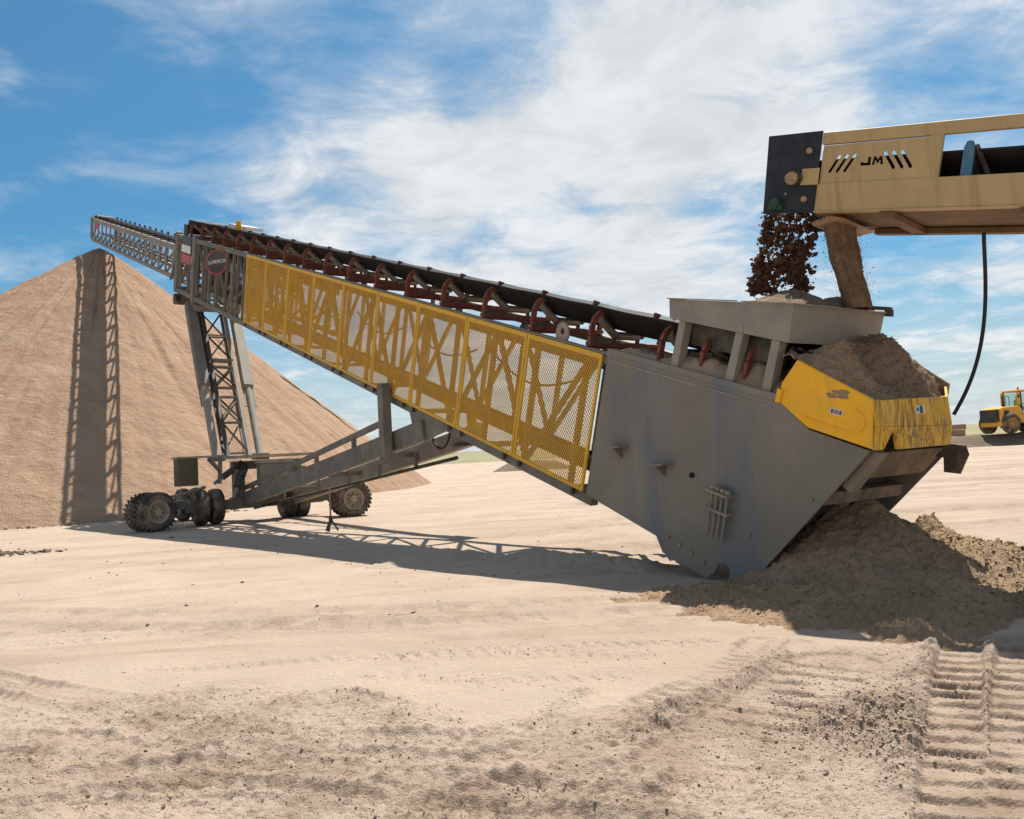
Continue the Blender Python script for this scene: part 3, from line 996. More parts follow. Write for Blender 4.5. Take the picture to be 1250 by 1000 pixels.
TROUGH = [(0.17, 0.615), (0.34, 0.50), (0.58, 0.30), (1.07, 0.30), (1.31, 0.48), (1.44, 0.545)]
obj('main_belt', belt_mesh(G(), -20.0, 8.1, TROUGH, 0.018, 120, 0, 0.5), M_BELT, st)
g = G()
slab(g, -16.6, 8.6, -0.02, 0.0, 0.25, 1.40)
obj('return_belt', belt_mesh(G(), -16.6, 8.6, [(0.30, -0.28), (1.35, -0.28)], 0.015, 20), M_BELT, st)
obj('belt_pan', belt_mesh(G(), -16.6, 1.0, [(0.16, -1.62), (0.16, -1.80), (0.80, -1.80), (0.80, -1.74)], 0.02, 8), M_STEEL, st)
g = G()
g.tube(L(8.25, 0.36, 0.25), L(8.25, 0.36, 1.40), 0.27, 22)
obj('head_pulley', g, M_BELT, st)
for m_ in (0.10, 1.47):
    g = G()
    slab(g, 8.05, 8.5, 0.02, 0.45, m_, m_ + 0.08)
    obj('pulley_bearing', g, M_DARK, st)
# the ribbon of sand carried on the belt
g = G()
n = 150
rows = []
for i in range(n + 1):
    s = -19.6 + 27.4 * i / n
    hh = 0.10 + 0.035 * random.uniform(-1, 1) + 0.02 * math.sin(i * 0.9)
    hh = hh * 0.55 if s > -15 else hh * 0.7 + 0.02
    rows.append([L(s, 0.335, 0.57), L(s, 0.48, 0.40), L(s, 0.42 + hh * 0.9, 0.62), L(s, 0.43 + hh * 1.1, 0.83), L(s, 0.42 + hh * 0.9, 1.03), L(s, 0.45, 1.22), L(s, 0.335, 1.08)])
vs = [v for r in rows for v in r]
fs = [(i * 7 + j, i * 7 + j + 1, (i + 1) * 7 + j + 1, (i + 1) * 7 + j) for i in range(n) for j in range(6)]
g.add(vs, fs, True)
o = obj('sand_on_belt', g, S_FEED)
tag(o, 'ribbon of brown sand riding along the belt of the stacker', 'sand', kind='stuff')

# mouth of the outer truss, signs, drive
for mm in (0.0, WD - 0.16):
    g = G()
    slab(g, 6.2, 6.6, -2.42, 0.12, mm - 0.03, mm + 0.19)
    obj('mouth_post', g, M_STEEL, st)
    g = G()
    slab(g, 8.85, 9.25, -2.25, 0.10, mm - 0.02, mm + 0.16)
    obj('mouth_post', g, M_STEEL, st)
    obj('brace', lb(G(), 6.6, -0.1, mm + 0.08, 8.9, -2.05, mm + 0.08, 0.08, 0.08, MV), M_STEEL, st)
    obj('brace', lb(G(), 8.9, -0.3, mm + 0.08, 10.3, -1.9, mm + 0.08, 0.07, 0.07, MV), M_STEEL, st)
for s in (0.35, 1.5, 3.3, 4.2, 5.1):
    obj('post', lb(G(), s, -0.13, 0.03, s, -2.07, 0.03, 0.08, 0.07, TV), M_STEEL, st)
g = G()
slab(g, 5.9, 6.9, -2.58, -2.36, 0.0, WD)
obj('leg_crossbeam', g, M_STEEL, st)
g = G()
slab(g, 3.0, 4.2, -2.0, -1.3, 0.3, 1.2)
g.tube(L(3.2, -1.65, 0.15), L(3.2, -1.65, 0.5), 0.3, 14)
obj('winch_drive', g, M_DARK, st)
g = G()
slab(g, 5.0, 5.8, -1.9, -1.0, 0.25, 1.0)
obj('gearbox', g, M_DARK, st)
g = G()
slab(g, 9.0, 10.0, -2.75, -2.1, 0.3, 1.2)
g.tube(L(9.6, -2.6, 0.1), L(9.6, -2.6, 0.5), 0.22, 12)
obj('support_rollers', g, M_DARK, st)
g = G()
slab(g, 2.9, 4.9, 0.62, 0.74, 0.75, 1.35)
obj('drive_guard', g, M_WHITE, st)
g = G()
g.tube(L(3.25, 0.55, 0.62), L(3.25, 0.90, 0.62), 0.09, 12)
obj('beacon', g, M_FRAME, st)


def text_mesh(txt, size, mat, depth=0.004):
    cu = bpy.data.curves.new('letters', 'FONT')
    cu.body = txt
    cu.size = size
    cu.extrude = depth
    cu.align_x = 'CENTER'
    cu.align_y = 'CENTER'
    tmp = bpy.data.objects.new('letters', cu)
    COL.objects.link(tmp)
    dg = bpy.context.evaluated_depsgraph_get()
    me = bpy.data.meshes.new_from_object(tmp.evaluated_get(dg))
    bpy.data.objects.remove(tmp)
    me.materials.clear()
    me.materials.append(mat)
    return me


# text faces the viewer: x of the text runs down the belt, away from T
TXT = Matrix((-TV, NV, -MV)).transposed()
sn_ = Vector((math.sin(math.radians(200)), math.cos(math.radians(200)), 0))
sx_ = Vector((-sn_.y, sn_.x, 0))
sc_ = L(2.75, -0.50, -0.16)
g = G().tube(sc_, sc_ - sn_ * 0.03, 0.40, 28, smooth=False)
sg = obj('round_sign', g, M_SIGNDARK, st)
obj('sign_arm', G().beam(sc_ - sn_ * 0.03, L(2.9, -0.50, 0.05), 0.06, 0.06), M_STEEL, sg)
g = G()
ring = [(math.cos(2 * math.pi * i / 28), math.sin(2 * math.pi * i / 28)) for i in range(28)]
g.ringprism([sc_ + sx_ * 0.42 * a + ZV * 0.42 * b + sn_ * 0.012 for a, b in ring], [sc_ + sx_ * 0.385 * a + ZV * 0.385 * b + sn_ * 0.012 for a, b in ring], -sn_ * 0.03)
obj('sign_rim', g, M_SIGNRED, sg)
part_at('letters', text_mesh('SUPERIOR', 0.165, M_WHITE), sg, sc_ + sn_ * 0.008, Matrix((sx_, ZV, sn_)).transposed())
g = G()
slab(g, 6.65, 8.1, -0.62, 0.0, -0.05, -0.02)
sg = obj('mouth_sign', g, M_SIGNDARK, st)
g = G()
slab(g, 6.68, 8.07, -0.98, -0.64, -0.05, -0.02)
obj('red_band', g, M_SIGNRED, sg)
g = G()
slab(g, 6.72, 8.03, -0.57, -0.30, -0.064, -0.05)
obj('white_band', g, M_WHITE, sg)

# inner telescopic truss
ITQ, IBQ = -0.50, -1.83
for mm in (0.20, 1.45):
    g = G()
    lb(g, -3.6, ITQ - 0.08, mm, 31.6, ITQ - 0.08, mm, 0.09, 0.24)
    obj('inner_top_chord', g, M_LEG, st)
    g = G()
    lb(g, -3.6, IBQ + 0.05, mm, 31.7, IBQ + 0.05, mm, 0.10, 0.16)
    obj('inner_bottom_chord', g, M_LEG, st)
    for i, s in enumerate(np.arange(-3.16, 31.3, 1.36)):
        obj('inner_post', lb(G(), s, ITQ - 0.2, mm, s, IBQ + 0.13, mm, 0.22 if s > 8.5 else 0.08, 0.05, MV), M_LEG, st)
        obj('inner_brace', lb(G(), s, -1.15, mm + (0.05 if mm < 1 else -0.05), s + 1.36, IBQ + 0.13, mm + (0.05 if mm < 1 else -0.05), 0.07, 0.07, MV), M_STEEL, st)
obj('inner_belt', belt_mesh(G(), -3.5, 31.5, [(0.50, -0.36), (0.65, -0.46), (1.0, -0.46), (1.15, -0.36)], 0.02, 40), M_BELT, st)
obj('inner_return_belt', belt_mesh(G(), 8.0, 31.5, [(0.55, -1.35), (1.15, -1.35)], 0.015, 20), M_BELT, st)
g = G()
g.tube(L(31.7, -0.55, 0.3), L(31.7, -0.55, 1.35), 0.28, 18)
obj('inner_head_pulley', g, M_DARK, st)
g = G()
slab(g, 31.2, 32.0, -1.75, -0.4, 0.12, 0.17)
slab(g, 31.2, 32.0, -1.75, -0.4, 1.48, 1.53)
obj('head_plate', g, M_STEEL, st)
g = G()
slab(g, 29.0, 30.2, -1.05, -0.72, 0.13, 0.15)
obj('head_sign', g, M_SIGNRED, st)
gi = G()
gi.beam((0, 0.2, -0.06), (0, 1.45, -0.06), 0.07, 0.05)
for y in (0.22, 1.43):
    gi.beam((0, y, 0.0), (0, y + (0.05 if y < 1 else -0.05), 0.13), 0.09, 0.05, (1, 0, 0))
me_ii = mesh_of('inner_idler', gi, M_DARK)
for s in np.arange(10.3, 31, 1.36):
    part_at('inner_idler', me_ii, st, L(s, -0.38, 0), BASIS)

# tail plates: the near one and its twin
PLATE = [(-16.72, 0.02), (-19.69, 0.02), (-19.80, -0.02), (-20.12, -0.19), (-20.86, -0.22), (-20.42, -1.01), (-19.87, -1.98), (-19.66, -2.19),
         (-19.47, -2.26), (-19.44, -2.10), (-19.36, -2.05), (-19.27, -2.11), (-19.23, -2.24), (-19.13, -2.36), (-18.35, -2.33), (-18.19, -2.16), (-16.70, -2.08)]
for mm, nm in ((-0.03, 'tail_plate'), (WD + 0.0, 'tail_plate')):
    pl_o = obj(nm, G().prism([L(s, q, mm) for s, q in PLATE], MV * 0.03), M_GREY, st)
    if mm < 0:
        near_plate = pl_o
g = G()
slab(g, -19.66, -16.72, 0.024, 0.10, -0.05, 0.12)
obj('plate_lip', g, M_GREY, st)
obj('lip_weld', lb(G(), -16.8, -0.06, -0.034, -19.6, -0.06, -0.034, 0.012, 0.02), M_LEG, st)
for s0, q0, s1, q1 in ((-16.75, -1.10, -20.3, -1.10), (-18.9, -0.07, -18.9, -1.09), (-18.3, -1.11, -18.3, -2.3)):
    pass
for s, q in ((-17.27, -1.19), (-18.11, -1.19)):
    g = G()
    g.box(L(s, q, -0.14), HV * 0.17, MV * 0.105, ZV * 0.012)
    b = obj('bracket', g, M_GREY, near_plate)
    g = G()
    g.prism([L(s, q, -0.04) + ZV * -0.012 - HV * 0.02, L(s, q, -0.20) + ZV * -0.012 - HV * 0.02, L(s, q, -0.04) - ZV * 0.16 - HV * 0.02], HV * 0.04)
    obj('gusset', g, M_GREY, b)
for s, q, r in ((-18.62, -1.18, 0.035), (-20.33, -0.92, 0.02), (-19.62, -1.60, 0.02), (-18.42, -2.08, 0.02), (-18.62, -2.11, 0.022), (-18.83, -2.14, 0.022), (-19.05, -2.18, 0.022)):
    g = G().tube(L(s, q, -0.032), L(s, q, -0.055), r, 10)
    obj('bolt', g, M_BOLT if r < 0.03 else M_SLOT, near_plate)
M_DRIP = material('pale_dust_drips', (0.25, 0.225, 0.185), 0.1, 0.7)
for s, q in ((-17.27, -1.19), (-18.11, -1.19), (-18.62, -1.20)):
    for k in range(3):
        a_ = L(s, q, -0.0315) - HV * (0.05 - 0.06 * k + random.uniform(-0.02, 0.02)) - ZV * (0.05 + 0.03 * k)
        ln_ = random.uniform(0.16, 0.42)
        wd_ = random.uniform(0.004, 0.009)
        g = G().prism([a_ - HV * wd_, a_ + HV * wd_, a_ + HV * wd_ * 0.6 - ZV * ln_ * 0.7, a_ - ZV * ln_, a_ - HV * wd_ * 0.6 - ZV * ln_ * 0.7], MV * 0.001)
        obj('dust_drip', g, M_DRIP, near_plate)
# rod holder with four spare rods
g = G()
slab(g, -19.32, -18.98, -1.25, -1.225, -0.18, -0.03)
slab(g, -19.36, -18.98, -1.47, -1.445, -0.16, -0.03)
rh = obj('rod_holder', g, M_LEG, near_plate)
for i in range(4):
    s = -19.04 - 0.078 * i
    g = G()
    g.tube(L(s, -1.19, -0.115), L(s - 0.03, -1.80, -0.105), 0.016, 8)
    obj('rod', g, M_LEG, rh)
    g = G()
    g.tube(L(s, -1.21, -0.115), L(s, -1.17, -0.115), 0.036, 6)
    obj('nut', g, M_LEG, rh)
# lifting eye
g = G()
rg = [(math.cos(2 * math.pi * i / 20), math.sin(2 * math.pi * i / 20)) for i in range(20)]
g.ringprism([L(-15.55 + 0.155 * a, 0.13 + 0.17 * b, 0.03) for a, b in rg], [L(-15.55 + 0.05 * a, 0.16 + 0.05 * b, 0.03) for a, b in rg], MV * 0.03)
obj('lifting_eye', g, M_LEG, st)

# dark gear inside the tail
g = G()
g.tube(L(-19.9, -0.75, 0.2), L(-19.9, -0.75, 1.45), 0.42, 24)
obj('tail_pulley', g, M_BELT, st)
obj('tail_belt', belt_mesh(G(), -19.9, -16.6, [(0.25, -1.24), (1.4, -1.24)], 0.02, 4), M_BELT, st)
g = G()
slab(g, -20.40, -20.22, -0.98, -0.84, 0.0, WD)
obj('tail_crossbar', g, M_CHUTE, st)
g = G()
slab(g, -19.98, -19.78, -1.62, -1.50, 0.0, WD)
obj('tail_crossbar', g, M_CHUTE, st)
g = G()
g.prism([L(-20.82, -0.26, 0.02), L(-20.62, -0.62, 0.02), L(-20.2, -0.50, 0.02), L(-20.0, -0.25, 0.02)], MV * (WD - 0.06))
obj('tail_chute', g, M_CHUTE, st)
obj('chute_rail', lb(G(), -20.36, -0.95, 0.62, -19.9, -1.65, 0.62, 0.06, 0.12, MV), M_CHUTE, st)
g = G()
g.prism([L(-20.90, -0.24, 0.10), L(-20.66, -0.74, 0.10), L(-20.56, -0.70, 0.10), L(-20.78, -0.24, 0.10)], MV * 0.17)
obj('wear_tab', g, M_LEG, st)
g = G()
g.prism([L(-20.7, -0.20, 1.40), L(-20.93, -0.20, 1.62), L(-20.95, -0.30, 1.70), L(-20.90, -0.55, 1.72), L(-20.84, -0.55, 1.63), L(-20.82, -0.38, 1.58), L(-20.6, -0.40, 1.42)], MV * 0.08 + TV * -0.05)
obj('tow_hook', g, M_DARK, st)

# yellow tail box
BOX = [(-19.82, 0.53), (-19.68, 0.24), (-19.68, 0.04), (-19.82, -0.03), (-20.12, -0.165), (-20.90, -0.19), (-20.80, 0.30)]
bx = obj('tail_box', G().prism([L(s, q, -0.06) for s, q in BOX], MV * 0.045), M_YELLOW, st, bevel=0.006)
g = G()
pl_ = [(0.26 * math.cos(a) if abs(a) < 9 else 0, 0) for a in (0,)]
arc = [(-20.62 + 0.145 * math.cos(a), 0.04 + 0.125 * math.sin(a)) for a in np.linspace(math.pi / 2, 3 * math.pi / 2, 14)]
track = arc + [(-20.02, -0.085 + 0.02), (-20.02, 0.165)]
gg = G()
for (s0, q0), (s1, q1) in zip(arc + [(-20.0, -0.055)], (arc + [(-20.0, -0.055)])[1:]):
    gg.beam(L(s0, q0, -0.063), L(s1, q1, -0.063), 0.012, 0.012, MV)
obj('embossed_rim', gg, M_YELLOW, bx)
g = G()
g.box(L(-20.42, 0.085, -0.062), TV * 0.075, MV * 0.003, NV * 0.032)
dc = obj('decal', g, M_WHITE, bx)
for k, wd in ((-0.05, 0.012), (0.0, 0.028), (0.05, 0.012)):
    g = G()
    g.box(L(-20.42 + k, 0.085, -0.0665), TV * wd, MV * 0.002, NV * 0.022)
    obj('decal_symbol', g, M_SIGNDARK if k else M_BOLT, dc)
g = G()
slab(g, -19.72, -19.66, 0.02, 0.17, -0.09, -0.03)
obj('latch', g, M_YELLOW, bx)
# end face with a fold, a notch near its corner and a chamfered far edge
mA, mB, mC = -0.06, 1.33, 1.62
g = G()
g.prism([L(-20.80, 0.30, mA), L(-20.80, 0.34, mB), L(-20.92, 0.05, mB), L(-20.87, 0.05, mA)], -TV * 0.03)
obj('end_face', g, M_YELLOWMUD, bx)
g = G()
g.prism([L(-20.87, 0.046, mA), L(-20.92, 0.046, mB), L(-20.95, -0.17, mB), L(-20.95, -0.18, 0.26), L(-20.925, -0.02, 0.20), L(-20.915, 0.0, 0.16), L(-20.93, -0.18, 0.04), L(-20.90, -0.19, mA)], -TV * 0.03)
obj('end_apron', g, M_YELLOWMUD, bx)
g = G()
g.prism([L(-20.80, 0.34, mB + 0.004), L(-20.62, 0.42, mC), L(-20.72, -0.15, mC), L(-20.95, -0.17, mB + 0.004)], -TV * 0.03)
obj('corner_face', g, M_YELLOWMUD, bx)
g = G()
g.prism([L(-19.70, 0.62, WD - 0.06), L(-20.05, 0.68, WD - 0.06), L(-20.66, 0.45, WD - 0.03), L(-20.72, -0.18, WD - 0.03), L(-19.70, -0.05, WD - 0.06)], MV * 0.04)
obj('far_wing', g, M_CHUTE, bx)
dn_ = (L(-20.90, 0.05, 0.7) - L(-20.80, 0.325, 0.7)).normalized()
on_ = MV.cross(dn_).normalized()
on_ = on_ if on_.dot(TV) < 0 else -on_
dcp = lerp_(L(-20.80, 0.325, 0.72), L(-20.90, 0.05, 0.72), 0.45) + on_ * 0.035
dc2 = obj('decal', G().box(dcp, MV * 0.085, dn_ * 0.045, on_ * 0.003), M_WHITE, bx)
obj('decal_symbol', G().box(dcp + MV * 0.02 + on_ * 0.003, MV * 0.028, dn_ * 0.04, on_ * 0.003), M_SIGNDARK, dc2)
obj('decal_symbol', G().box(dcp - MV * 0.05 + on_ * 0.003, MV * 0.022, dn_ * 0.02, on_ * 0.003), M_BLUE, dc2)
# rusted scrape on the near face
g = G()
for i in range(9):
    a, b = random.uniform(-0.12, 0.12), random.uniform(-0.03, 0.03)
    n_ = 7
    ctr = (-20.40 + a * 0.8, 0.27 + b - a * 0.18)
    pts = [L(ctr[0] + (0.045 + 0.03 * random.random()) * math.cos(2 * math.pi * k / n_), ctr[1] + (0.012 + 0.012 * random.random()) * math.sin(2 * math.pi * k / n_), -0.0625 - 0.0004 * i) for k in range(n_)]
    g.prism(pts, MV * 0.002)
obj('mud_smear', g, S_DAMP, bx)

# feed hopper over the tail
HP = [(-17.72, 0.93, 0.68), (-19.61, 1.12, 0.68)]
hop = None


def quadwall(g, a, b, c, d, thick):
    return g.prism([a, b, c, d], thick)


m0, m1 = -0.02, 1.80
g = G()
quadwall(g, L(-17.72, 0.93, m0), L(-17.78, 0.69, m0), L(-19.64, 0.69, m0), L(-19.61, 1.12, m0), MV * 0.02)
quadwall(g, L(-17.72, 0.93, m1), L(-17.78, 0.69, m1), L(-19.64, 0.69, m1 - 0.05), L(-19.61, 1.12, m1), -MV * 0.02)
quadwall(g, L(-17.72, 0.93, m0 + 0.021), L(-17.72, 0.93, m1 - 0.021), L(-17.78, 0.69, m1 - 0.021), L(-17.78, 0.69, m0 + 0.021), -TV * 0.02)
quadwall(g, L(-19.61, 1.12, m0 + 0.021), L(-19.61, 1.12, m1 - 0.021), L(-19.64, 0.69, m1 - 0.06), L(-19.64, 0.69, m0 + 0.021), TV * 0.02)
hop = obj('feed_hopper', g, M_HOPPER, st)
g = G()
for mm in (m0, m1):
    lb(g, -17.70, 0.937, mm, -18.80, 1.05, mm, 0.07, 0.012)
    lb(g, -18.90, 1.058, mm, -19.63, 1.128, mm, 0.07, 0.012)
lb(g, -19.63, 1.128, m0, -19.63, 1.128, m1, 0.07, 0.012)
lb(g, -17.70, 0.937, m0, -17.70, 0.937, m1, 0.07, 0.012)
obj('hopper_rim', g, M_HOPPER, hop)
g = G()
for fr0, fr1 in ((0.25, 0.55), (0.95, 1.35)):
    pass
quadwall(g, L(-17.9, 0.70, 0.15), L(-17.9, 0.70, 1.65), L(-18.2, 0.42, 1.35), L(-18.2, 0.42, 0.3), -TV * 0.02)
slab(g, -19.5, -18.0, 0.40, 0.68, 0.16, 0.19)
slab(g, -19.5, -18.0, 0.40, 0.68, 1.46, 1.49)
obj('skirt', g, M_DARK, hop)
for s0, s1 in ((-18.0, -17.98), (-18.93, -18.90), (-19.46, -19.45)):
    for mm in (-0.01, 1.55):
        g = G()
        g.prism([L(s0 - 0.055, 0.685, mm), L(s0 + 0.055, 0.685, mm), L(s1 + 0.06, 0.10, mm), L(s1 - 0.06, 0.10, mm)], MV * 0.13)
        obj('hopper_post', g, M_HOPPER, hop)
g = G()
g.prism([L(-18.99, 0.69, -0.03), L(-18.87, 0.69, -0.03), L(-18.90, 0.80, -0.025), L(-18.94, 0.82, -0.025), L(-18.97, 0.79, -0.025)], MV * 0.11)
obj('post_cap', g, M_HOPPER, hop)

# undercarriage ------------------------------------------------------------
def wheel(center, axis, dual=0.42, r=0.53, wd=0.36, lugs=True):
    """a dual wheel: two tyres with rims, the first towards the viewer"""
    axis = Vector(axis).normalized()
    out = []
    for k in range(2):
        c = Vector(center) + axis * dual * k
        h = wd / 2
        g = G()
        g.lathe(c, axis, [(-h * 0.75, r * 0.60), (-h * 0.95, r * 0.70), (-h, r * 0.85), (-h * 0.82, r * 0.96), (-h * 0.4, r), (h * 0.4, r), (h * 0.82, r * 0.96), (h, r * 0.85), (h * 0.95, r * 0.70), (h * 0.75, r * 0.60)], 36)
        a = axis.orthogonal().normalized()
        b = axis.cross(a)
        wh = obj('wheel', g, M_TYRE, st)
        if lugs:
            g = G()
            for i in range(26):
                th = 2 * math.pi * i / 26
                for sd in (-1, 1):
                    th2 = th + (math.pi / 26 if sd > 0 else 0)
                    d = a * math.cos(th2) + b * math.sin(th2)
                    tn = -a * math.sin(th2) + b * math.cos(th2)
                    g.box(c + axis * sd * h * 0.52 + d * (r + 0.008), (axis * sd + tn * 0.5).normalized() * h * 0.48, (tn - axis * sd * 0.5).normalized() * 0.028, d * 0.022)
            tr = obj('tread', g, M_TYRE, wh)
            tr['kind'] = 'stuff'
        g = G()
        for sd in (-1, 1):
            g.lathe(c, axis, [(sd * h * 0.78, r * 0.62), (sd * h * 0.86, r * 0.60), (sd * h * 0.80, r * 0.53), (sd * h * 0.25, r * 0.48), (sd * h * 0.18, r * 0.25), (sd * h * 0.2, 0.001)], 24)
        rm = obj('rim', g, M_RIM, wh)
        g = G()
        g.tube(c - axis * h * 0.7, c + axis * h * 0.3, r * 0.20, 14)
        obj('hub', g, M_RIM, wh)
        g = G()
        for i in range(8):
            th = 2 * math.pi * i / 8
            p = c + (a * math.cos(th) + b * math.sin(th)) * r * 0.33
            g.tube(p - axis * h * 0.28, p - axis * h * 0.12, 0.022, 6)
        ln = obj('wheel_nuts', g, M_DARK, wh)
    return


AXA = Vector((math.sin(math.radians(-52)), math.cos(math.radians(-52)), 0))
wheel(Vector((-10.15, 23.1, 0.53)), AXA, 0.62)
wheel(UF(-1.42, 0.95, 0.53), MV, 0.44, lugs=False)
wheel(UF(1.25, 1.0, 0.50), MV, 0.44, lugs=False)
wheel(UF(2.45, -1.35, 0.53), Vector((math.sin(math.radians(-30)), math.cos(math.radians(-30)), 0)), 0.5)
wheel(UF(-1.2, 4.0, 0.53), MV, 0.44, lugs=False)

g = G()
g.beam(UF(-1.8, 1.0, 0.55), UF(2.4, 1.0, 0.55), 0.34, 0.30)
ax = obj('axle_beam', g, M_STEEL, st)
obj('wheel_arm', G().beam(Vector((-10.3, 23.5, 0.62)), UF(-1.55, 2.0, 0.62), 0.22, 0.26), M_STEEL, st)
obj('wheel_arm', G().beam(UF(2.4, -1.0, 0.62), UF(1.8, 1.0, 0.6), 0.22, 0.26), M_STEEL, st)
obj('steer_rod', G().tube(Vector((-10.0, 23.6, 0.9)), UF(-1.25, 1.0, 1.12), 0.05, 8), M_LEG, st)
g = G()
g.box(UF(0.85, 1.15, 1.98), MV * 1.42, HV * 0.55, ZV * 0.04)
obj('platform', g, M_LEG, st)
g = G()
g.box(UF(0.66, 0.30, 1.40), MV * 0.50, HV * 0.20, ZV * 0.34)
hb = obj('hydraulic_box', g, M_GREY, st, bevel=0.015)
obj('box_lid', G().box(UF(0.66, 0.30, 1.80), MV * 0.54, HV * 0.26, ZV * 0.055), M_LEG, hb)
obj('box_cap', G().tube(UF(0.85, 0.10, 1.42), UF(0.85, 0.04, 1.42), 0.12, 14), M_LEG, hb)
g = G()
g.beam(UF(-0.30, 1.5, 1.72), UF(1.9, 1.5, 1.72), 0.3, 0.26)
obj('upper_beam', g, M_STEEL, st)
for m_ in (-0.25, 1.7):
    obj('pedestal', G().beam(UF(m_, 1.0, 0.6), UF(m_, 1.0, 1.6), 0.35, 0.3, MV), M_STEEL, st)
g = G()
g.box(UF(-1.86, 0.4, 1.60), MV * 0.27, HV * 0.03, ZV * 0.40)
g.box(UF(-1.86, 0.95, 1.60), MV * 0.27, HV * 0.03, ZV * 0.40)
g.box(UF(-2.11, 0.68, 1.60), MV * 0.03, HV * 0.25, ZV * 0.40)
fb = obj('counter_box', g, M_OLIVE, st)
g = G()
g.box(UF(-1.60, 0.68, 2.03), MV * 0.58, HV * 0.36, ZV * 0.025)
obj('box_top', g, M_LEG, fb)
obj('box_strut', G().beam(UF(-1.25, 0.45, 1.95), UF(-0.85, 0.7, 1.55), 0.07, 0.10), M_STEEL, fb)
obj('box_post', G().beam(UF(-0.9, 0.7, 1.2), UF(-0.85, 0.7, 2.0), 0.10, 0.10, MV), M_STEEL, fb)
for a, b, r, rr_ in ((UF(-1.05, 0.7, 1.22), UF(-0.1, 1.1, 1.80), 0.10, 0.05), (UF(-0.55, 0.55, 0.75), UF(-0.05, 0.85, 1.75), 0.12, 0.055)):
    g = G()
    g.tube(a + (b - a) * 0.3, b, r, 12)
    cy_ = obj('hydraulic_cylinder', g, M_DARK, st)
    g = G()
    g.tube(a, a + (b - a) * 0.32, rr_, 10)
    obj('piston_rod', g, M_ROLL, cy_)

# telescopic legs with their lattice
LB_L, LB_R = UF(-0.62, 2.0, 2.0), UF(0.78, 2.0, 2.0)
LT_L, LT_R = L(6.75, -2.45, 0.02), L(6.55, -2.48, 1.58)


def lerp(a, b, t):
    return a + (b - a) * t


for a, b, mt in ((LB_L, LT_L, M_STEEL), (LB_R, LT_R, M_LEG)):
    g = G()
    g.beam(lerp(a, b, 0.42), b, 0.34, 0.34, MV)
    lg = obj('leg_sleeve', g, mt, st, bevel=0.01)
    g = G()
    g.tube(lerp(a, b, 0.0), lerp(a, b, 0.42), 0.125, 16)
    obj('leg_cylinder', g, M_LEG, lg)
    g = G()
    for dm in (-0.17, 0.17):
        g.beam(lerp(a, b, 0.30) + MV * dm, lerp(a, b, 0.42) + MV * dm, 0.03, 0.06, MV)
    g.beam(lerp(a, b, 0.30) - MV * 0.19, lerp(a, b, 0.30) + MV * 0.19, 0.10, 0.03)
    obj('leg_guide', g, M_LEG, lg)
    g = G()
    g.box(a - ZV * 0.02, MV * 0.22, HV * 0.22, ZV * 0.10)
    obj('leg_foot', g, M_LEG, lg)
IL0, IL1 = lerp(LB_L, LB_R, 0.27), lerp(LT_L, LT_R, 0.24)
IR0, IR1 = lerp(LB_L, LB_R, 0.76), lerp(LT_L, LT_R, 0.76)
lat = empty('x', (0, 0, 0), None, None)
bpy.data.objects.remove(lat)
g = G()
g.beam(IL0, IL1, 0.11, 0.11, MV)
lf = obj('leg_lattice', g, M_DARK, st)
obj('lattice_rail', G().beam(IR0, IR1, 0.11, 0.11, MV), M_LEG, lf)
obj('lattice_rail', G().beam(IR0 + HV * 0.45, IR1 + HV * 0.45, 0.09, 0.09, MV), M_STEEL, lf)
obj('lattice_rail', G().beam(IL0 + HV * 0.45, IL1 + HV * 0.45, 0.09, 0.09, MV), M_DARK, lf)
lev = [0.02, 0.20, 0.36, 0.42, 0.56, 0.60, 0.78, 0.985]
for i, tt in enumerate(lev):
    big = 0.13 if abs(tt - 0.60) < 0.01 else 0.06
    obj('lattice_bar', G().beam(lerp(IL0, IL1, tt), lerp(IR0, IR1, tt), big, big, MV.cross(HV)), M_STEEL if i % 2 else M_LEG, lf)
    obj('lattice_bar', G().beam(lerp(IL0, IL1, tt) + HV * 0.45, lerp(IR0, IR1, tt) + HV * 0.45, 0.05, 0.05), M_STEEL, lf)
for t0, t1, fl in ((0.20, 0.02, 0), (0.36, 0.20, 1), (0.20, 0.36, 1), (0.56, 0.42, 0), (0.42, 0.56, 0), (0.78, 0.60, 0), (0.78, 0.985, 0)):
    obj('lattice_brace', G().beam(lerp(IL0, IL1, t0), lerp(IR0, IR1, t1), 0.055, 0.055, HV), M_DARK, lf)
    obj('lattice_brace', G().beam(lerp(IL0, IL1, t1) + HV * 0.45, lerp(IR0, IR1, t0) + HV * 0.45, 0.045, 0.045, HV), M_STEEL, lf)

# bracing struts from the wheels to the belly of the truss
def strut(p, q, wd, ht, mat):
    p, q = Vector(p), Vector(q)
    s_ = obj('strut', G().beam(p, q, wd, ht), mat, st, bevel=0.01)
    return s_


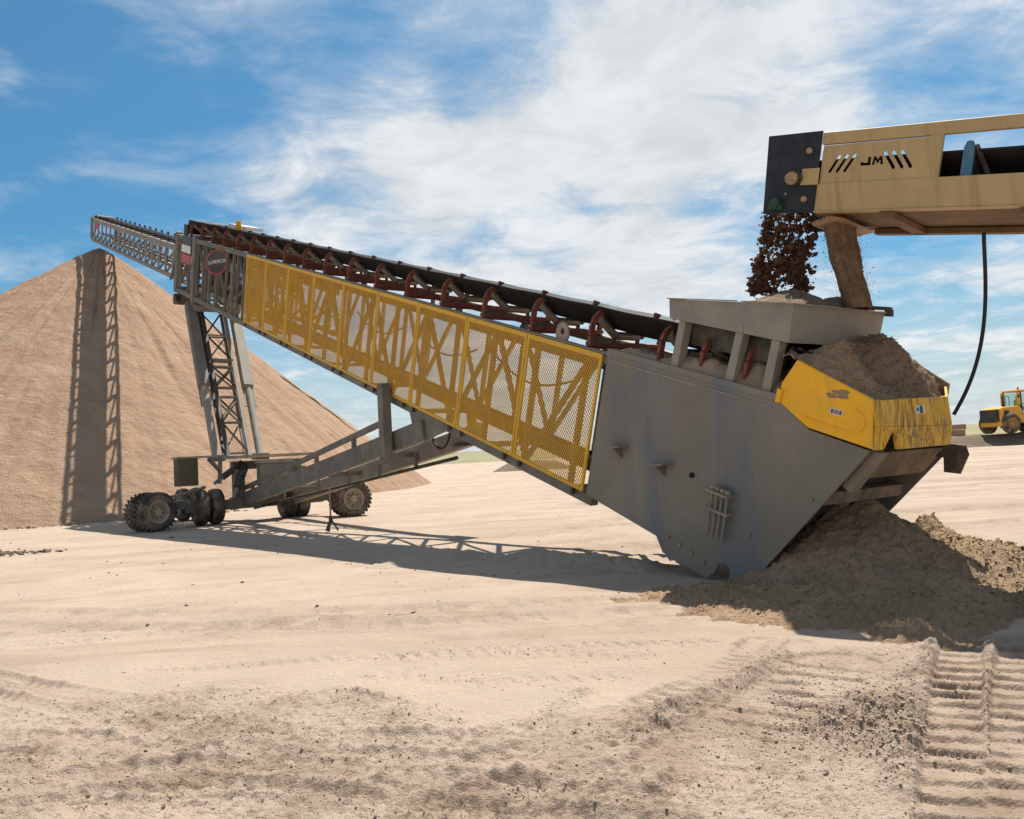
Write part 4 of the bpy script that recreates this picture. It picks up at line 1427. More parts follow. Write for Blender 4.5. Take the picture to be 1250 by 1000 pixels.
s1 = strut(Vector((-9.1, 26.3, 0.50)), L(-11.7, -2.42, 0.06), 0.20, 0.40, M_STEEL)
s2 = strut(UF(1.35, 1.2, 0.55), L(-11.4, -2.6, 1.6), 0.20, 0.42, M_LEG)
pa_, pb_ = Vector((-8.5, 25.5, 0.98)), L(-9.9, -2.75, 0.0)
rl = obj('strut_rail', G().beam(pa_, pb_, 0.09, 0.12), M_STEEL, s1)
for t_ in (0.1, 0.28, 0.45, 0.62, 0.85):
    p = lerp(pa_, pb_, t_)
    obj('rail_stub', G().beam(p, p - ZV * 0.28, 0.09, 0.09, MV), M_STEEL, s1)
pa_, pb_ = Vector((-8.3, 26.0, 0.35)), L(-10.6, -3.4, 1.55)
obj('strut_rail', G().tube(pa_, pb_, 0.045, 8), M_DARK, s2)
for t_ in (0.2, 0.4, 0.56, 0.7, 0.85):
    p = lerp(pa_, pb_, t_)
    obj('rail_stub', G().beam(p, p + ZV * 0.36, 0.07, 0.07, MV), M_STEEL, s2)
for t_ in (0.25, 0.5, 0.75):
    p, q = lerp(Vector((-9.1, 26.3, 0.5)), L(-11.7, -2.42, 0.06), t_), lerp(UF(1.35, 1.2, 0.55), L(-11.4, -2.6, 1.6), t_)
    obj('strut_tie', G().beam(p, q, 0.12, 0.12), M_STEEL, s1)
# gusset that hangs the strut
g = G()
g.prism([L(-10.95, -2.22, 0.05), L(-11.25, -2.62, 0.05), L(-11.75, -2.66, 0.05), L(-12.05, -2.46, 0.05), L(-12.5, -2.22, 0.05)], MV * 0.05)
gu = obj('gusset_plate', g, M_GREY, st)
obj('pin', G().tube(L(-11.55, -2.48, 0.0), L(-11.55, -2.48, 0.12), 0.06, 12), M_DARK, gu)
# transport post with black discs for its holes
g = G()
g.beam(Vector((-2.65, 16.98, 1.66)), Vector((-2.65, 16.98, 3.25)), 0.23, 0.20, MV)
tp = obj('transport_post', g, M_STEEL, st, bevel=0.008)
g = G()
g.box(Vector((-2.66, 16.98, 1.63)), MV * 0.20, HV * 0.12, ZV * 0.05)
obj('post_foot', g, M_STEEL, tp)
for i in range(5):
    c_ = Vector((-2.65, 16.98, 3.0 - 0.13 * i)) + MV * 0.02 - HV * 0.105
    obj('pin_hole_shade', G().tube(c_, c_ - HV * 0.008, 0.028, 8), M_SLOT, tp)  # black discs on the face, painting the shade inside the holes
# landing leg hanging on the far side and a slack hydraulic hose
g = G()
g.beam(L(-10.85, -2.2, 1.6), L(-10.85, -2.2, 1.6) - ZV * 0.75, 0.15, 0.15, MV)
ll = obj('landing_leg', g, M_DARK, st)
g = G()
g.box(L(-10.85, -2.2, 1.6) - ZV * 0.78, HV * -0.45, MV * 0.2, ZV * 0.035)
obj('leg_pad', g, M_DARK, ll)
hp_ = [L(-11.9, -2.3, 0.5) + MV * 0, ]
c_ = L(-11.5, -2.45, 0.5)
pts = [c_ + HV * (-0.38 * math.cos(a) * -1) * -1 + ZV * (-0.42 * math.sin(a)) for a in np.linspace(0, math.pi, 14)]
obj('hydraulic_hose', G().path(pts, 0.025, 7), M_HOSE, st)
for i in range(5):
    s = -15.8 + i * 2.9
    pts = [L(s + 2.4 * k / 10, -0.55 - 0.30 * math.sin(math.pi * k / 10) - 0.05 * i % 0.2, 0.25) for k in range(11)]
    obj('hydraulic_hose', G().path(pts, 0.018, 6), M_HOSE, st)

# little stand below the struts
js = empty('axle_stand', (-4.55, 20.0, 0), 'small rusty stand with a thin rod standing on the sand below the struts', 'stand')
c_ = Vector((-4.55, 20.0, 0))
obj('rod', G().tube(c_ + ZV * 0.22, c_ + ZV * 1.05, 0.022, 8), M_BOLT, js)
for a in (0.4, 2.5, 4.6):
    obj('foot', G().beam(c_ + ZV * 0.30, c_ + Vector((0.17 * math.cos(a), 0.17 * math.sin(a), 0.01)), 0.04, 0.04), M_DARK, js)
obj('collar', G().tube(c_ + ZV * 0.20, c_ + ZV * 0.36, 0.05, 8), M_DARK, js)

# ------------------------------------------------------------------ feed conveyor
fc = empty('feed_conveyor', J(-3, -0.1, 0.65), 'tan feed conveyor with black end plate pouring sand into the grey hopper', 'conveyor')
FWD = 1.30
FEND = -9.0


def jslab(g, l0, l1, q0, q1, m0, m1):
    return g.box(J((l0 + l1) / 2, (q0 + q1) / 2, (m0 + m1) / 2), DJ * (FK * (l1 - l0) / 2), MJ * (FK * (m1 - m0) / 2), NJ * (FK * (q1 - q0) / 2))


for mm in (0.0, FWD - 0.06):
    obj('side_beam', jslab(G(), FEND, 0.02, 0.0, 0.305, mm, mm + 0.06), M_TAN, fc, bevel=0.006)
    g = jslab(G(), FEND, 0.02, -0.012, 0.0, mm - 0.012, mm + 0.11)
    obj('beam_flange', g, M_TAN, fc)
    obj('top_rail', jslab(G(), FEND, 0.02, 0.73, 0.86, mm, mm + 0.06), M_TAN, fc, bevel=0.006)
    l = -1.10
    while l > FEND:
        obj('rail_post', jslab(G(), l - 0.125, l, 0.305, 0.73, mm + 0.004, mm + 0.056), M_TAN, fc)
        l -= 1.95


# slotted side panel: the slots and the letters are real openings shown by dark backing and rims
def slot_panel(mm):
    """panel with six slanted open slots, cut as a grid of quads"""
    l0, l1, q0, q1 = -1.10, 0.0, 0.305, 0.715
    slots = []
    for i in range(3):
        x = -0.145 - 0.083 * i
        slots.append((x + 0.045, 0.43, x - 0.045, 0.59))
    for i in range(3):
        x = -0.775 - 0.085 * i
        slots.append((x, 0.43, x + 0.105, 0.59))
    import bmesh
    from mathutils.geometry import delaunay_2d_cdt
    V, E, Fc = [], [], []

    def loop(pts):
        b = len(V)
        V.extend(Vector(p) for p in pts)
        E.extend((b + i, b + (i + 1) % len(pts)) for i in range(len(pts)))
        Fc.append(list(range(b, b + len(pts))))
    loop([(l0, q0), (l1, q0), (l1, q1), (l0, q1)])
    hw = 0.017
    holes = []
    for xa, qa, xb, qb in slots:
        pts = []
        d = Vector((xb - xa, qb - qa)).normalized()
        nrm = Vector((-d.y, d.x))
        for cpt, st_ in ((Vector((xa, qa)), -1), (Vector((xb, qb)), 1)):
            for k in range(5):
                a = math.pi * k / 4
                pts.append(cpt + nrm * hw * math.cos(a) * (-st_) + d * st_ * hw * math.sin(a))
        holes.append(pts)
    # letters J M as blocky openings
    def stroke(pa, pb, w_):
        d = (Vector(pb) - Vector(pa)).normalized()
        nn = Vector((-d.y, d.x)) * w_
        return [Vector(pa) - nn, Vector(pb) - nn, Vector(pb) + nn, Vector(pa) + nn]
    hq = []
    hq.append([(-0.500, 0.560), (-0.533, 0.560), (-0.533, 0.470), (-0.435, 0.470), (-0.418, 0.505), (-0.45, 0.512), (-0.458, 0.500), (-0.500, 0.500)])
    hq.append([(-0.545, 0.470), (-0.572, 0.470), (-0.580, 0.520), (-0.598, 0.485), (-0.610, 0.485), (-0.630, 0.520), (-0.636, 0.470), (-0.665, 0.470), (-0.648, 0.560), (-0.618, 0.560), (-0.604, 0.525), (-0.588, 0.560), (-0.558, 0.560)])
    for h_ in hq:
        holes.append([Vector(p) for p in h_])
    for h_ in holes:
        loop([tuple(p) for p in h_])
    r = delaunay_2d_cdt(V, E, [], 0, 1e-6)
    vv, _, ff, _, _, of = r
    g = G()
    def inside(px, py, poly):
        c_in = False
        for i in range(len(poly)):
            (ax, ay), (bx, by) = poly[i], poly[i - 1]
            if (ay > py) != (by > py) and px < (bx - ax) * (py - ay) / (by - ay) + ax:
                c_in = not c_in
        return c_in
    keep = []
    for f in ff:
        mx, my = sum(vv[i].x for i in f) / len(f), sum(vv[i].y for i in f) / len(f)
        if not any(inside(mx, my, h_) for h_ in holes):
            keep.append(list(f))
    n_ = len(vv)
    vs = [J(v.x, v.y, mm) for v in vv] + [J(v.x, v.y, mm + 0.012) for v in vv]
    fs = [tuple(f)[::-1] for f in keep] + [tuple(i + n_ for i in f) for f in keep]
    ec = {}
    for f in keep:
        for i in range(len(f)):
            e = (f[i], f[(i + 1) % len(f)])
            ec[e] = 1
    for a, b in list(ec):
        if (b, a) not in ec:
            fs.append((a, b, b + n_, a + n_))
    g.add(vs, fs)
    return g


obj('slotted_panel', slot_panel(0.012), M_TAN, fc)
for mm, near in ((-0.02, 1), (FWD, 0)):
    g = G()
    g.prism([J(0.02, -0.01, mm), J(0.02, 0.875, mm), J(0.655, 0.87, mm), J(0.61, -0.015, mm)], MJ * 0.02)
    hpn = obj('end_plate', g, M_BLACK, fc)
    if near:
        g = jslab(G(), 0.0, 0.20, 0.29, 0.47, -0.026, -0.02)
        obj('shaft_slot', g, M_TAN, hpn)
        obj('shaft', G().tube(J(0.285, 0.36, -0.02), J(0.285, 0.36, -0.10), 0.075, 18), M_BOLT, hpn)
        obj('shaft_collar', G().tube(J(0.27, 0.36, -0.02), J(0.27, 0.36, -0.07), 0.09, 18), M_DARK, hpn)
        for l, q in ((0.137, 0.663), (0.131, 0.131)):
            obj('bolt', G().tube(J(l, q, -0.02), J(l, q, -0.05), 0.036, 8), M_BOLT, hpn)
        for l, q in ((0.36, 0.20), (0.385, 0.385)):
            obj('bolt', G().tube(J(l, q, -0.02), J(l, q, -0.035), 0.014, 8), M_BOLT, hpn)
        g = G()
        g.tube(J(0.45, 0.09, -0.02), J(0.45, 0.09, -0.11), 0.06, 12)
        jslab(g, 0.37, 0.53, 0.02, 0.075, -0.08, -0.02)
        obj('bearing', g, M_GREEN, hpn)
obj('end_pulley', G().tube(J(0.28, 0.36, 0.04), J(0.28, 0.36, FWD - 0.04), 0.25, 24), M_BELT, fc)


def jbelt(prof, l0, l1, th):
    g = G()
    vs = []
    for l in (l0, l1):
        vs += [J(l, q, m) for m, q in prof] + [J(l, q + th, m) for m, q in prof[::-1]]
    k = len(vs) // 2
    g.add(vs, [(j, j + k, (j + 1) % k + k, (j + 1) % k) for j in range(k)] + [tuple(range(k)), tuple(range(k, 2 * k))[::-1]])
    return g


obj('belt', jbelt([(0.09, 0.56), (0.42, 0.36), (0.88, 0.36), (1.21, 0.56)], FEND, 0.12, 0.02), M_BELT, fc)
obj('return_belt', jbelt([(0.10, 0.06), (1.2, 0.06)], FEND, 0.25, 0.02), M_BELT, fc)
l = -1.46
while l > FEND:
    g = G()
    g.prism([J(l - 0.05, 0.31, 0.07), J(l + 0.05, 0.31, 0.07), J(l + 0.05, 0.60, 0.07), J(l + 0.025, 0.66, 0.07), J(l - 0.025, 0.66, 0.07), J(l - 0.05, 0.60, 0.07)], MJ * 0.04)
    idl = obj('idler', g, M_BLUE, fc)
    obj('idler_roller', G().tube(J(l, 0.56, 0.12), J(l, 0.36, 0.42), 0.06, 10), M_DARK, idl)
    obj('idler_arm', G().beam(J(l - 0.05, 0.62, 0.10), J(l - 0.18, 0.33, 0.16), 0.04, 0.04), M_DARK, idl)
    l -= 1.2
for l in np.arange(-0.75, FEND, -1.3):
    obj('underside_tie', jslab(G(), l - 0.07, l + 0.07, -0.075, -0.013, 0.06, FWD - 0.06), M_UNDER, fc)
obj('belt_pan', jslab(G(), FEND, -0.1, 0.0, 0.012, 0.07, FWD - 0.07), M_UNDER, fc)
g = G()
jslab(g, FEND, -0.25, -0.075, -0.013, FWD - 0.16, FWD - 0.02)
obj('lower_stringer', g, M_UNDER, fc)
g = G()
g.prism([J(-0.10, -0.02, 0.15), J(0.10, -0.10, 0.15), J(0.06, -0.14, 0.15), J(-0.28, -0.06, 0.15)], MJ * 1.0)
obj('belt_scraper', g, M_BOLT, fc)

# hose hanging below the feed conveyor
pts = []
ha, hb_ = Vector((4.98, 8.36, 3.70)), Vector((4.78, 8.85, 1.84))
for k in range(25):
    t_ = k / 24
    p = lerp(ha, hb_, t_)
    p = p + Vector((0.18 * math.sin(math.pi * t_ ** 1.1) * (0.9 - 0.2 * t_), 0.02, -0.18 * math.sin(math.pi * t_) * t_))
    pts.append(p)
o = obj('hanging_hose', G().path(pts, 0.020, 8), M_HOSE)
tag(o, 'black rubber hose hanging from the feed conveyor down behind the yellow box', 'hose')

# ------------------------------------------------------------------ sand in the machine
def loose(name, fn, s0, s1, m0, m1, ns, nm, mat, label, cat, kind=None):
    """heap lying on the stacker, as a height q over (s, m)"""
    S_, M_ = np.meshgrid(np.linspace(s0, s1, ns), np.linspace(m0, m1, nm))
    Q_ = fn(S_, M_)
    P_ = np.array(P0)[None, None] + S_[..., None] * np.array(TV) + Q_[..., None] * np.array(NV) + M_[..., None] * np.array(MV)
    o = bpy.data.objects.new(name, grid_mesh(name, P_[..., 0], P_[..., 1], P_[..., 2], mat))
    link(o)
    return tag(o, label, cat, kind=kind)


def q_of_level(z, s):          # q that puts a point at world height z on the conveyor plane
    return (z - P0.z - TV.z * s) / NV.z


def hopper_sand(s, m):
    rim = 0.93 + (s + 17.72) / (-19.61 + 17.72) * 0.19
    d1 = np.hypot((s + 18.95) * 0.9, m - 0.85)
    d2 = np.hypot(s + 19.3, m - 1.25)
    h = rim - 0.06 + np.maximum(0.27 - 0.36 * d1, 0.22 - 0.30 * d2) + 0.04 * fbm(s, m, 3.1, 4) + 0.012 * fbm(s, m, 15, 3)
    edge = np.minimum(np.minimum(s + 19.60, -17.75 - s), np.minimum(m + 0.0, 1.78 - m))
    return np.minimum(h, rim - 0.06 + edge * 1.3 + 0.02 * fbm(s, m, 9, 3))


loose('hopper_sand', hopper_sand, -19.59, -17.76, 0.002, 1.778, 90, 90, S_FEED, 'brown sand heaped to the rim of the grey hopper', 'sand')


def box_sand(s, m):
    top = 0.53 + (s + 19.82) / (-20.80 + 19.82) * (0.30 - 0.53)
    h = top - 0.02 + np.maximum.reduce([0.36 - 0.82 * np.hypot((s + 20.10) * 0.9, m - 0.34), 0.26 - 0.55 * np.hypot((s + 19.75), (m - 0.95) * 0.8), 0.55 - 0.80 * np.hypot((s + 20.02) * 0.85, m - 1.45)])
    h = np.maximum(h, top - 0.02 + 0.05 * m) + 0.08 * fbm(s * 1.2, m, 2.6, 4) + 0.05 * np.abs(fbm(s, m, 7, 4, 0.65)) - 0.02 + 0.02 * fbm(s, m, 18, 3) - 0.05 * np.abs(fbm(s * 0.6, m * 2.2, 2.0, 3))
    edge = np.minimum(np.minimum(s + 20.80 - np.maximum(m - 1.30, 0) * 0.66, m + 0.03), 1.57 - m)
    return np.minimum(h, top - 0.03 + edge * 1.5)


loose('box_sand', box_sand, -20.80, -19.55, -0.012, 1.57, 90, 100, S_DAMP, 'dark sand heaped inside the yellow tail box below the hopper', 'sand')


def ledge_sand(s, m):
    return 0.06 + 0.22 * np.exp(-((s + 19.15) / 0.35) ** 2) * sstep(-0.0, 0.25, m) + 0.13 * np.exp(-((s + 18.3) / 0.5) ** 2) * sstep(0.0, 0.2, m) + 0.09 * sstep(0.0, 0.12, m) \
        + 0.05 * fbm(s, m, 4, 4) + 0.012 * fbm(s, m, 18, 3)


sprinkle(bpy.data.objects['box_sand'], 1500, 'box_crumbs', S_DAMP, 'crumbs lying on the sand in the yellow tail box', 0.006, 0.025)
sprinkle(bpy.data.objects['hopper_sand'], 700, 'hopper_crumbs', S_FEED, 'crumbs lying on the sand in the grey hopper', 0.006, 0.025)
loose('ledge_sand', ledge_sand, -19.62, -16.9, 0.0, 0.62, 130, 36, S_CLOD, 'dry sand piled along the ledge between the hopper posts', 'sand')

# falling wet clods and the smoother sand curtain
ctr = []
for k_ in range(120):
    t_ = rng.uniform(0, 1) ** 0.8
    lane = rng.choice([0.02, 0.40, 0.90], p=[0.38, 0.24, 0.38])
    a_, b_ = np.array([3.62, 10.42, 4.60]), np.array([3.90, 10.08, 4.50])
    p_ = a_ + (b_ - a_) * np.clip(lane + rng.normal(0, 0.19), -0.15, 1.1)
    p_ = p_ + np.array([-0.715, 0.668, 0]) * (0.06 + 0.34 * t_) * (1.15 - 0.55 * lane) + np.array([0, 0, -1.12]) * t_ ** 1.25
    ctr.append((p_, rng.uniform(0.016, 0.055), int(rng.uniform(8, 46))))
P_ = np.concatenate([c_[0] + rng.normal(size=(c_[2], 3)) * c_[1] * np.array([1, 1, 1.35]) for c_ in ctr] + [np.stack([rng.uniform(3.3, 3.85, 260), rng.uniform(10.1, 10.5, 260), rng.uniform(3.5, 4.6, 260)], -1)])
R = np.clip(0.0155 * np.exp(0.5 * rng.normal(size=len(P_))), 0.004, 0.045)
R[-260:] *= 0.4
o = lumps('falling_clods', P_, R, S_WETCLOD, 0.9, 0.35)
tag(o, 'dark wet clods falling from the end of the feed conveyor', 'falling clods', kind='stuff')
_v = rng.uniform(0, 1, 2600)
_u = np.where(rng.uniform(0, 1, 2600) < 0.7, rng.choice([0.0, 1.0], 2600) + rng.normal(0, 0.06, 2600), rng.uniform(0, 1, 2600))
_m = 0.55 + (_u - 0.5) * 0.8 * (1 - 0.5 * _v)
CURT = np.array(A0)[None] + np.array(MJ)[None] * _m[:, None] - np.array(HJ)[None] * (0.06 + 0.16 * _v ** 1.6 + rng.normal(0, 0.075, 2600))[:, None]
CURT[:, 2] = 4.27 - _v * 1.0
n = 420
P_ = np.array([3.88, 9.90, 4.05]) + rng.normal(size=(n, 3)) * np.array([0.22, 0.16, 0.36])
P_ = np.concatenate([P_, CURT])
n = len(P_)
o = lumps('flying_grit', P_, np.clip(0.0032 * np.exp(0.4 * rng.normal(size=n)), 0.002, 0.008), S_WETCLOD, 0.9, 0.3)
tag(o, 'fine grit flying beside the falling sand', 'grit', kind='stuff')

# sand curtain scraped off the belt: a wrinkled falling sheet with thickness
nu, nv = 40, 60
U_, V_ = np.meshgrid(np.linspace(0, 1, nu), np.linspace(0, 1, nv))


def curtain(side):
    zt = 4.29 - V_ * 1.13
    l0 = -0.22 + 0.05 * V_ - 0.02
    wdt = 0.45 * (1 - 0.42 * sstep(0.1, 0.9, V_))
    mm = 0.55 + (U_ - 0.5) * 0.8 * (1 - 0.5 * V_)
    base = np.array(A0)[None, None] + np.array(MJ) * mm[..., None] - np.array(HJ) * 0.06
    drift = np.array(-HJ) * (0.0 + 0.16 * (V_ ** 1.6))[..., None]
    wr = 0.05 * fbm(U_ * 7, V_ * 1.6, 1.0, 4) + 0.012 * fbm(U_ * 30, V_ * 9, 1.0, 3)
    th = (0.09 + 0.05 * np.sin(math.pi * U_)) * np.sqrt(np.clip(4 * U_ * (1 - U_), 0, 1))
    off = np.array(HJ) * (side * th + wr)[..., None]
    p = base + np.array(HJ) * 0.0 + drift + off
    p[..., 2] = zt
    return p


Pf, Pb = curtain(1), curtain(-1)
g = G()
vf = [Vector(v) for v in Pf.reshape(-1, 3)]
vb = [Vector(v) for v in Pb.reshape(-1, 3)]
fs = []
for j in range(nv - 1):
    for i in range(nu - 1):
        a = j * nu + i
        fs.append((a, a + 1, a + nu + 1, a + nu))
g.add(vf, [f[::-1] for f in fs], True)
g.add(vb, fs, True)
o = obj('falling_sand', g, S_CURTAIN)
tag(o, 'smooth brown curtain of sand falling into the hopper', 'falling sand', kind='stuff')

# a torn rubber flap on the far corner of the hopper
g = G()
g.prism([L(-19.40, 1.13, 1.60), L(-19.60, 1.15, 1.68), L(-19.70, 1.16, 1.74), L(-19.68, 1.20, 1.74), L(-19.45, 1.18, 1.62)], MV * 0.08)
g.prism([L(-19.66, 1.08, 1.72), L(-19.72, 1.09, 1.78), L(-19.70, 1.17, 1.78), L(-19.64, 1.16, 1.73)], MV * 0.05)
obj('rubber_flap', g, M_DARK, hop)

# ------------------------------------------------------------------ the wheel loader far right
LX, LY, LZ = 42.0, 69.0, 0.93
ang_l = math.radians(17)
LXV, LYV = Vector((math.cos(ang_l), math.sin(ang_l), 0)), Vector((-math.sin(ang_l), math.cos(ang_l), 0))


def W(x, y, z):
    return Vector((LX, LY, LZ)) + (LXV * x + LYV * y + ZV * z) * 1.08


ld = empty('wheel_loader', W(0, 0, 0), 'orange yellow wheel loader parked on the gravel berm at the right', 'wheel loader')


def lbox(x0, x1, y0, y1, z0, z1):
    return G().box(W((x0 + x1) / 2, (y0 + y1) / 2, (z0 + z1) / 2), LXV * (x1 - x0) / 2, LYV * (y1 - y0) / 2, ZV * (z1 - z0) / 2)


def lprism(pts, y0, y1):
    return G().prism([W(x, y0, z) for x, z in pts], LYV * (y1 - y0))


obj('engine_hood', lprism([(-2.1, 0.95), (-2.1, 1.95), (-1.7, 2.08), (-0.2, 2.15), (0.1, 1.9), (0.1, 1.0)], -0.95, 0.95), M_LOADER, ld, bevel=0.06)
obj('radiator_grille', lbox(-2.22, -2.105, -0.9, 0.9, 0.95, 1.95), M_LOADERDK, ld)
obj('hood_vent', lbox(-1.75, -1.25, -0.97, -0.955, 1.15, 1.85), M_LOADERDK, ld)
obj('counterweight', lprism([(-2.2, 0.6), (-2.2, 0.94), (-1.2, 0.94), (-1.3, 0.6)], -1.0, 1.0), M_LOADER, ld, bevel=0.04)
obj('side_body', lprism([(-0.3, 0.95), (-0.3, 1.55), (1.9, 1.55), (2.3, 1.2), (2.0, 0.8), (0.3, 0.75)], -0.98, 0.98), M_LOADER, ld, bevel=0.05)
obj('rear_fender', lprism([(-2.0, 1.0), (-1.8, 1.35), (-1.0, 1.40), (-0.55, 1.1), (-0.5, 0.95), (-0.8, 1.1), (-1.1, 1.28), (-1.7, 1.22)], -1.3, -0.96), M_LOADERDK, ld)
obj('front_fender', lprism([(1.55, 0.9), (1.75, 1.45), (2.2, 1.62), (3.0, 1.6), (3.3, 1.3), (3.1, 1.45), (2.3, 1.5), (1.9, 1.35)], -1.3, -0.9), M_LOADERDK, ld)
cabf = obj('cab', lbox(0.15, 1.75, -0.80, 0.80, 1.42, 1.62), M_LOADERDK, ld)
for x, y in ((0.2, -0.76), (0.2, 0.76), (0.95, -0.76), (1.68, -0.76), (1.68, 0.76)):
    obj('cab_post', G().beam(W(x, y, 1.6), W(x + (0.06 if x > 1 else 0), y, 3.22), 0.15, 0.13, LXV), M_LOADERDK, cabf)
obj('cab_roof', lbox(0.02, 1.9, -0.88, 0.88, 3.22, 3.38), M_LOADER, cabf, bevel=0.04)
obj('rear_panel', lbox(-0.02, 0.12, -0.84, 0.84, 1.62, 2.15), M_LOADER, cabf)
for y in (-0.84, 0.62):
    obj('rear_pillar', lbox(-0.02, 0.12, y, y + 0.22, 2.15, 3.22), M_LOADER, cabf)
obj('rear_window', lbox(0.04, 0.055, -0.62, 0.62, 2.15, 3.22), M_GLASS, cabf)
obj('chassis', lbox(-0.55, 1.9, -0.7, 0.7, 0.45, 0.95), M_LOADERDK, ld)
obj('exhaust', G().tube(W(-0.35, 0.35, 2.1), W(-0.35, 0.35, 3.0), 0.07, 8), M_LOADERDK, ld)
obj('fuel_tank', lbox(0.25, 0.85, -1.02, -0.72, 0.5, 0.9), M_LOADERDK, ld)
for nm, a in (('side_window', (0.26, 1.64, -0.775, -0.760, 1.64, 3.2)), ('side_window', (0.26, 1.64, 0.760, 0.775, 1.64, 3.2)), ('windscreen', (1.70, 1.715, -0.7, 0.7, 1.64, 3.2))):
    obj(nm, lbox(*a), M_GLASS, cabf)
obj('beacon', G().tube(W(0.9, 0, 3.38), W(0.9, 0, 3.62), 0.07, 10), M_SIGNRED, cabf)
g = G()
for x in (-1.35, -0.65):
    g.tube(W(x, -0.5, 2.1), W(x, -0.5, 2.9), 0.025, 6)
g.tube(W(-1.35, -0.5, 2.9), W(-0.65, -0.5, 2.9), 0.025, 6)
g.tube(W(-1.0, -0.5, 2.1), W(-1.0, -0.5, 2.9), 0.02, 6)
obj('hood_rail', g, M_LOADERDK, ld)
obj('mirror', lbox(-0.25, -0.1, -1.0, -0.9, 2.75, 3.0), M_LOADERDK, ld)
g = G()
for x in (0.35, 0.75):
    g.beam(W(x, -1.05, 0.35), W(x, -1.05, 1.2), 0.06, 0.06, LXV)
for z in (0.4, 0.68, 0.95):
    g.beam(W(0.35, -1.05, z), W(0.75, -1.05, z), 0.12, 0.04)
obj('ladder', g, M_LOADER, ld)
for x in (-1.25, 2.45):
    for y in (-1.0, 1.0):
        g = G()
        c_ = W(x, y, 0.84)
        r, h = 0.84, 0.30
        g.lathe(c_, -LYV, [(-h, r * .5), (-h, r * .85), (-h * .6, r), (h * .6, r), (h, r * .85), (h, r * .58)], 28)
        wh = obj('wheel', g, M_TYRE, ld)
        g = G().lathe(c_, -LYV, [(h * .98, r * .56), (h * .9, r * .50), (h * .4, r * .46), (h * .3, r * .2), (h * .7, r * .16), (h * .7, 0.001)], 20)
        obj('rim', g, M_LRIM, wh)
obj('front_frame', lprism([(1.9, 0.7), (1.9, 1.5), (2.6, 1.7), (3.3, 1.2), (3.3, 0.7)], -0.5, 0.5), M_LOADER, ld)
for y in (-0.62, 0.5):
    obj('lift_arm', lprism([(2.2, 1.6), (2.4, 1.8), (4.4, 0.75), (4.6, 0.4), (4.3, 0.4), (4.1, 0.6)], y, y + 0.12), M_LOADER, ld)
obj('bucket', lprism([(4.4, 0.1), (4.3, 0.9), (4.5, 1.35), (4.62, 1.3), (4.45, 0.85), (4.6, 0.25), (5.6, 0.12), (5.6, 0.04)], -1.45, 1.45), M_LOADERDK, ld)
obj('seat', lbox(0.45, 0.95, -0.25, 0.25, 1.62, 2.05), M_LOADERDK, cabf)


def skin_body(name, verts, edges, radii, mat, label, cat):
    me = bpy.data.meshes.new(name)
    me.from_pydata([tuple(v) for v in verts], edges, [])
    o = bpy.data.objects.new(name, me)
    link(o)
    md = o.modifiers.new('skin', 'SKIN')
    for i, r in enumerate(radii):
        me.skin_vertices[0].data[i].radius = (r, r)
    me.skin_vertices[0].data[0].use_root = True
    o.modifiers.new('sub', 'SUBSURF').levels = 1
    me.materials.append(mat)
    dg = bpy.context.evaluated_depsgraph_get()
    m2 = bpy.data.meshes.new_from_object(o.evaluated_get(dg))
    o.modifiers.clear()
    o.data = m2
    m2.materials.clear()
    m2.materials.append(mat)
    return tag(o, label, cat)


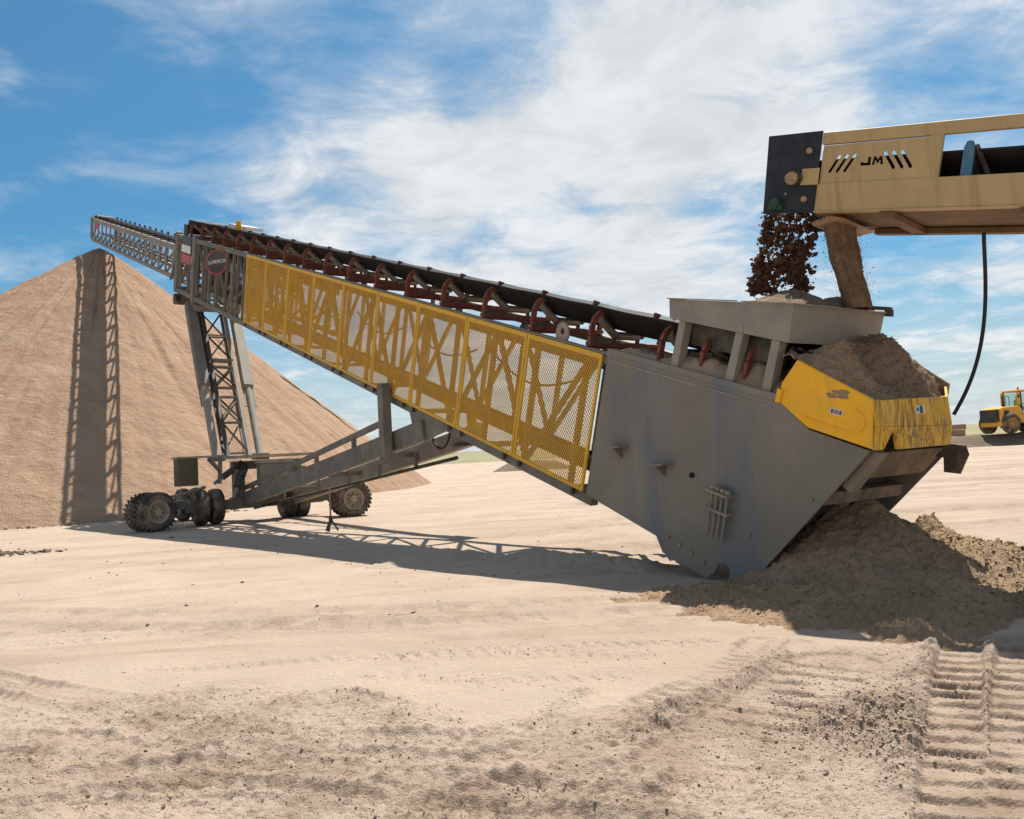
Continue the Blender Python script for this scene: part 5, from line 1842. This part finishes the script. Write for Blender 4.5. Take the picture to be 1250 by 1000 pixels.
bp_ = [W(0.7, 0, 2.08), W(0.66, 0, 2.3), W(0.66, 0, 2.55), W(0.68, 0, 2.66), W(0.72, 0, 2.80), W(0.67, -0.2, 2.52), W(0.85, -0.27, 2.28), W(1.1, -0.18, 2.30),
       W(0.67, 0.2, 2.52), W(0.85, 0.27, 2.28), W(1.1, 0.18, 2.30), W(0.95, -0.12, 2.08), W(1.15, -0.12, 2.08), W(1.18, -0.12, 1.72), W(0.95, 0.12, 2.08), W(1.15, 0.12, 2.08), W(1.18, 0.12, 1.72)]
be_ = [(0, 1), (1, 2), (2, 3), (3, 4), (2, 5), (5, 6), (6, 7), (2, 8), (8, 9), (9, 10), (0, 11), (11, 12), (12, 13), (0, 14), (14, 15), (15, 16)]
pr__ = skin_body('person', bp_, be_, [.14, .15, .15, .06, .105, .07, .05, .035, .07, .05, .035, .09, .08, .05, .09, .08, .05], M_SKIN, 'person in a lime hi-vis jacket sitting at the controls in the loader cab', 'person')
g = G()
g.lathe(W(0.68, 0, 2.08), ZV, [(0, 0.02), (0, 0.22), (0.25, 0.23), (0.44, 0.21), (0.52, 0.10)], 16)
for y in (-1, 1):
    g.tube(W(0.67, 0.2 * y, 2.52), W(0.85, 0.28 * y, 2.28), 0.085, 10)
    g.tube(W(0.85, 0.28 * y, 2.28), W(1.06, 0.2 * y, 2.30), 0.065, 10)
ja = obj('jacket', g, M_HIVIS, None)
ja.parent = pr__
obj('helmet', G().lathe(W(0.72, 0, 2.82), ZV, [(0, 0.16), (0.03, 0.13), (0.10, 0.10), (0.14, 0.001)], 14), M_SIGNDARK, None).parent = pr__

# stacked slabs behind the loader
pk = empty('slab_stack', (37.2, 70.5, 0.9), 'low stack of reddish timbers and a pale slab behind the loader', 'timber stack')


def pbox(x0, x1, y0, y1, z0, z1):
    return G().box(((x0 + x1) / 2, (y0 + y1) / 2, (z0 + z1) / 2), ((x1 - x0) / 2, 0, 0), (0, (y1 - y0) / 2, 0), (0, 0, (z1 - z0) / 2))


for i, (x0, x1, z0, z1, mt) in enumerate(((36.5, 38.6, 0.95, 1.22, M_TIMBER), (36.6, 37.6, 1.23, 1.5, M_TIMBER), (37.65, 38.6, 1.23, 1.48, M_TIMBER), (37.5, 38.7, 1.51, 1.95, M_TIMBER), (36.6, 37.4, 1.51, 1.72, M_PALE))):
    obj('slab' if mt is M_PALE else 'timber', pbox(x0, x1, 70, 71, z0, z1), mt, pk)
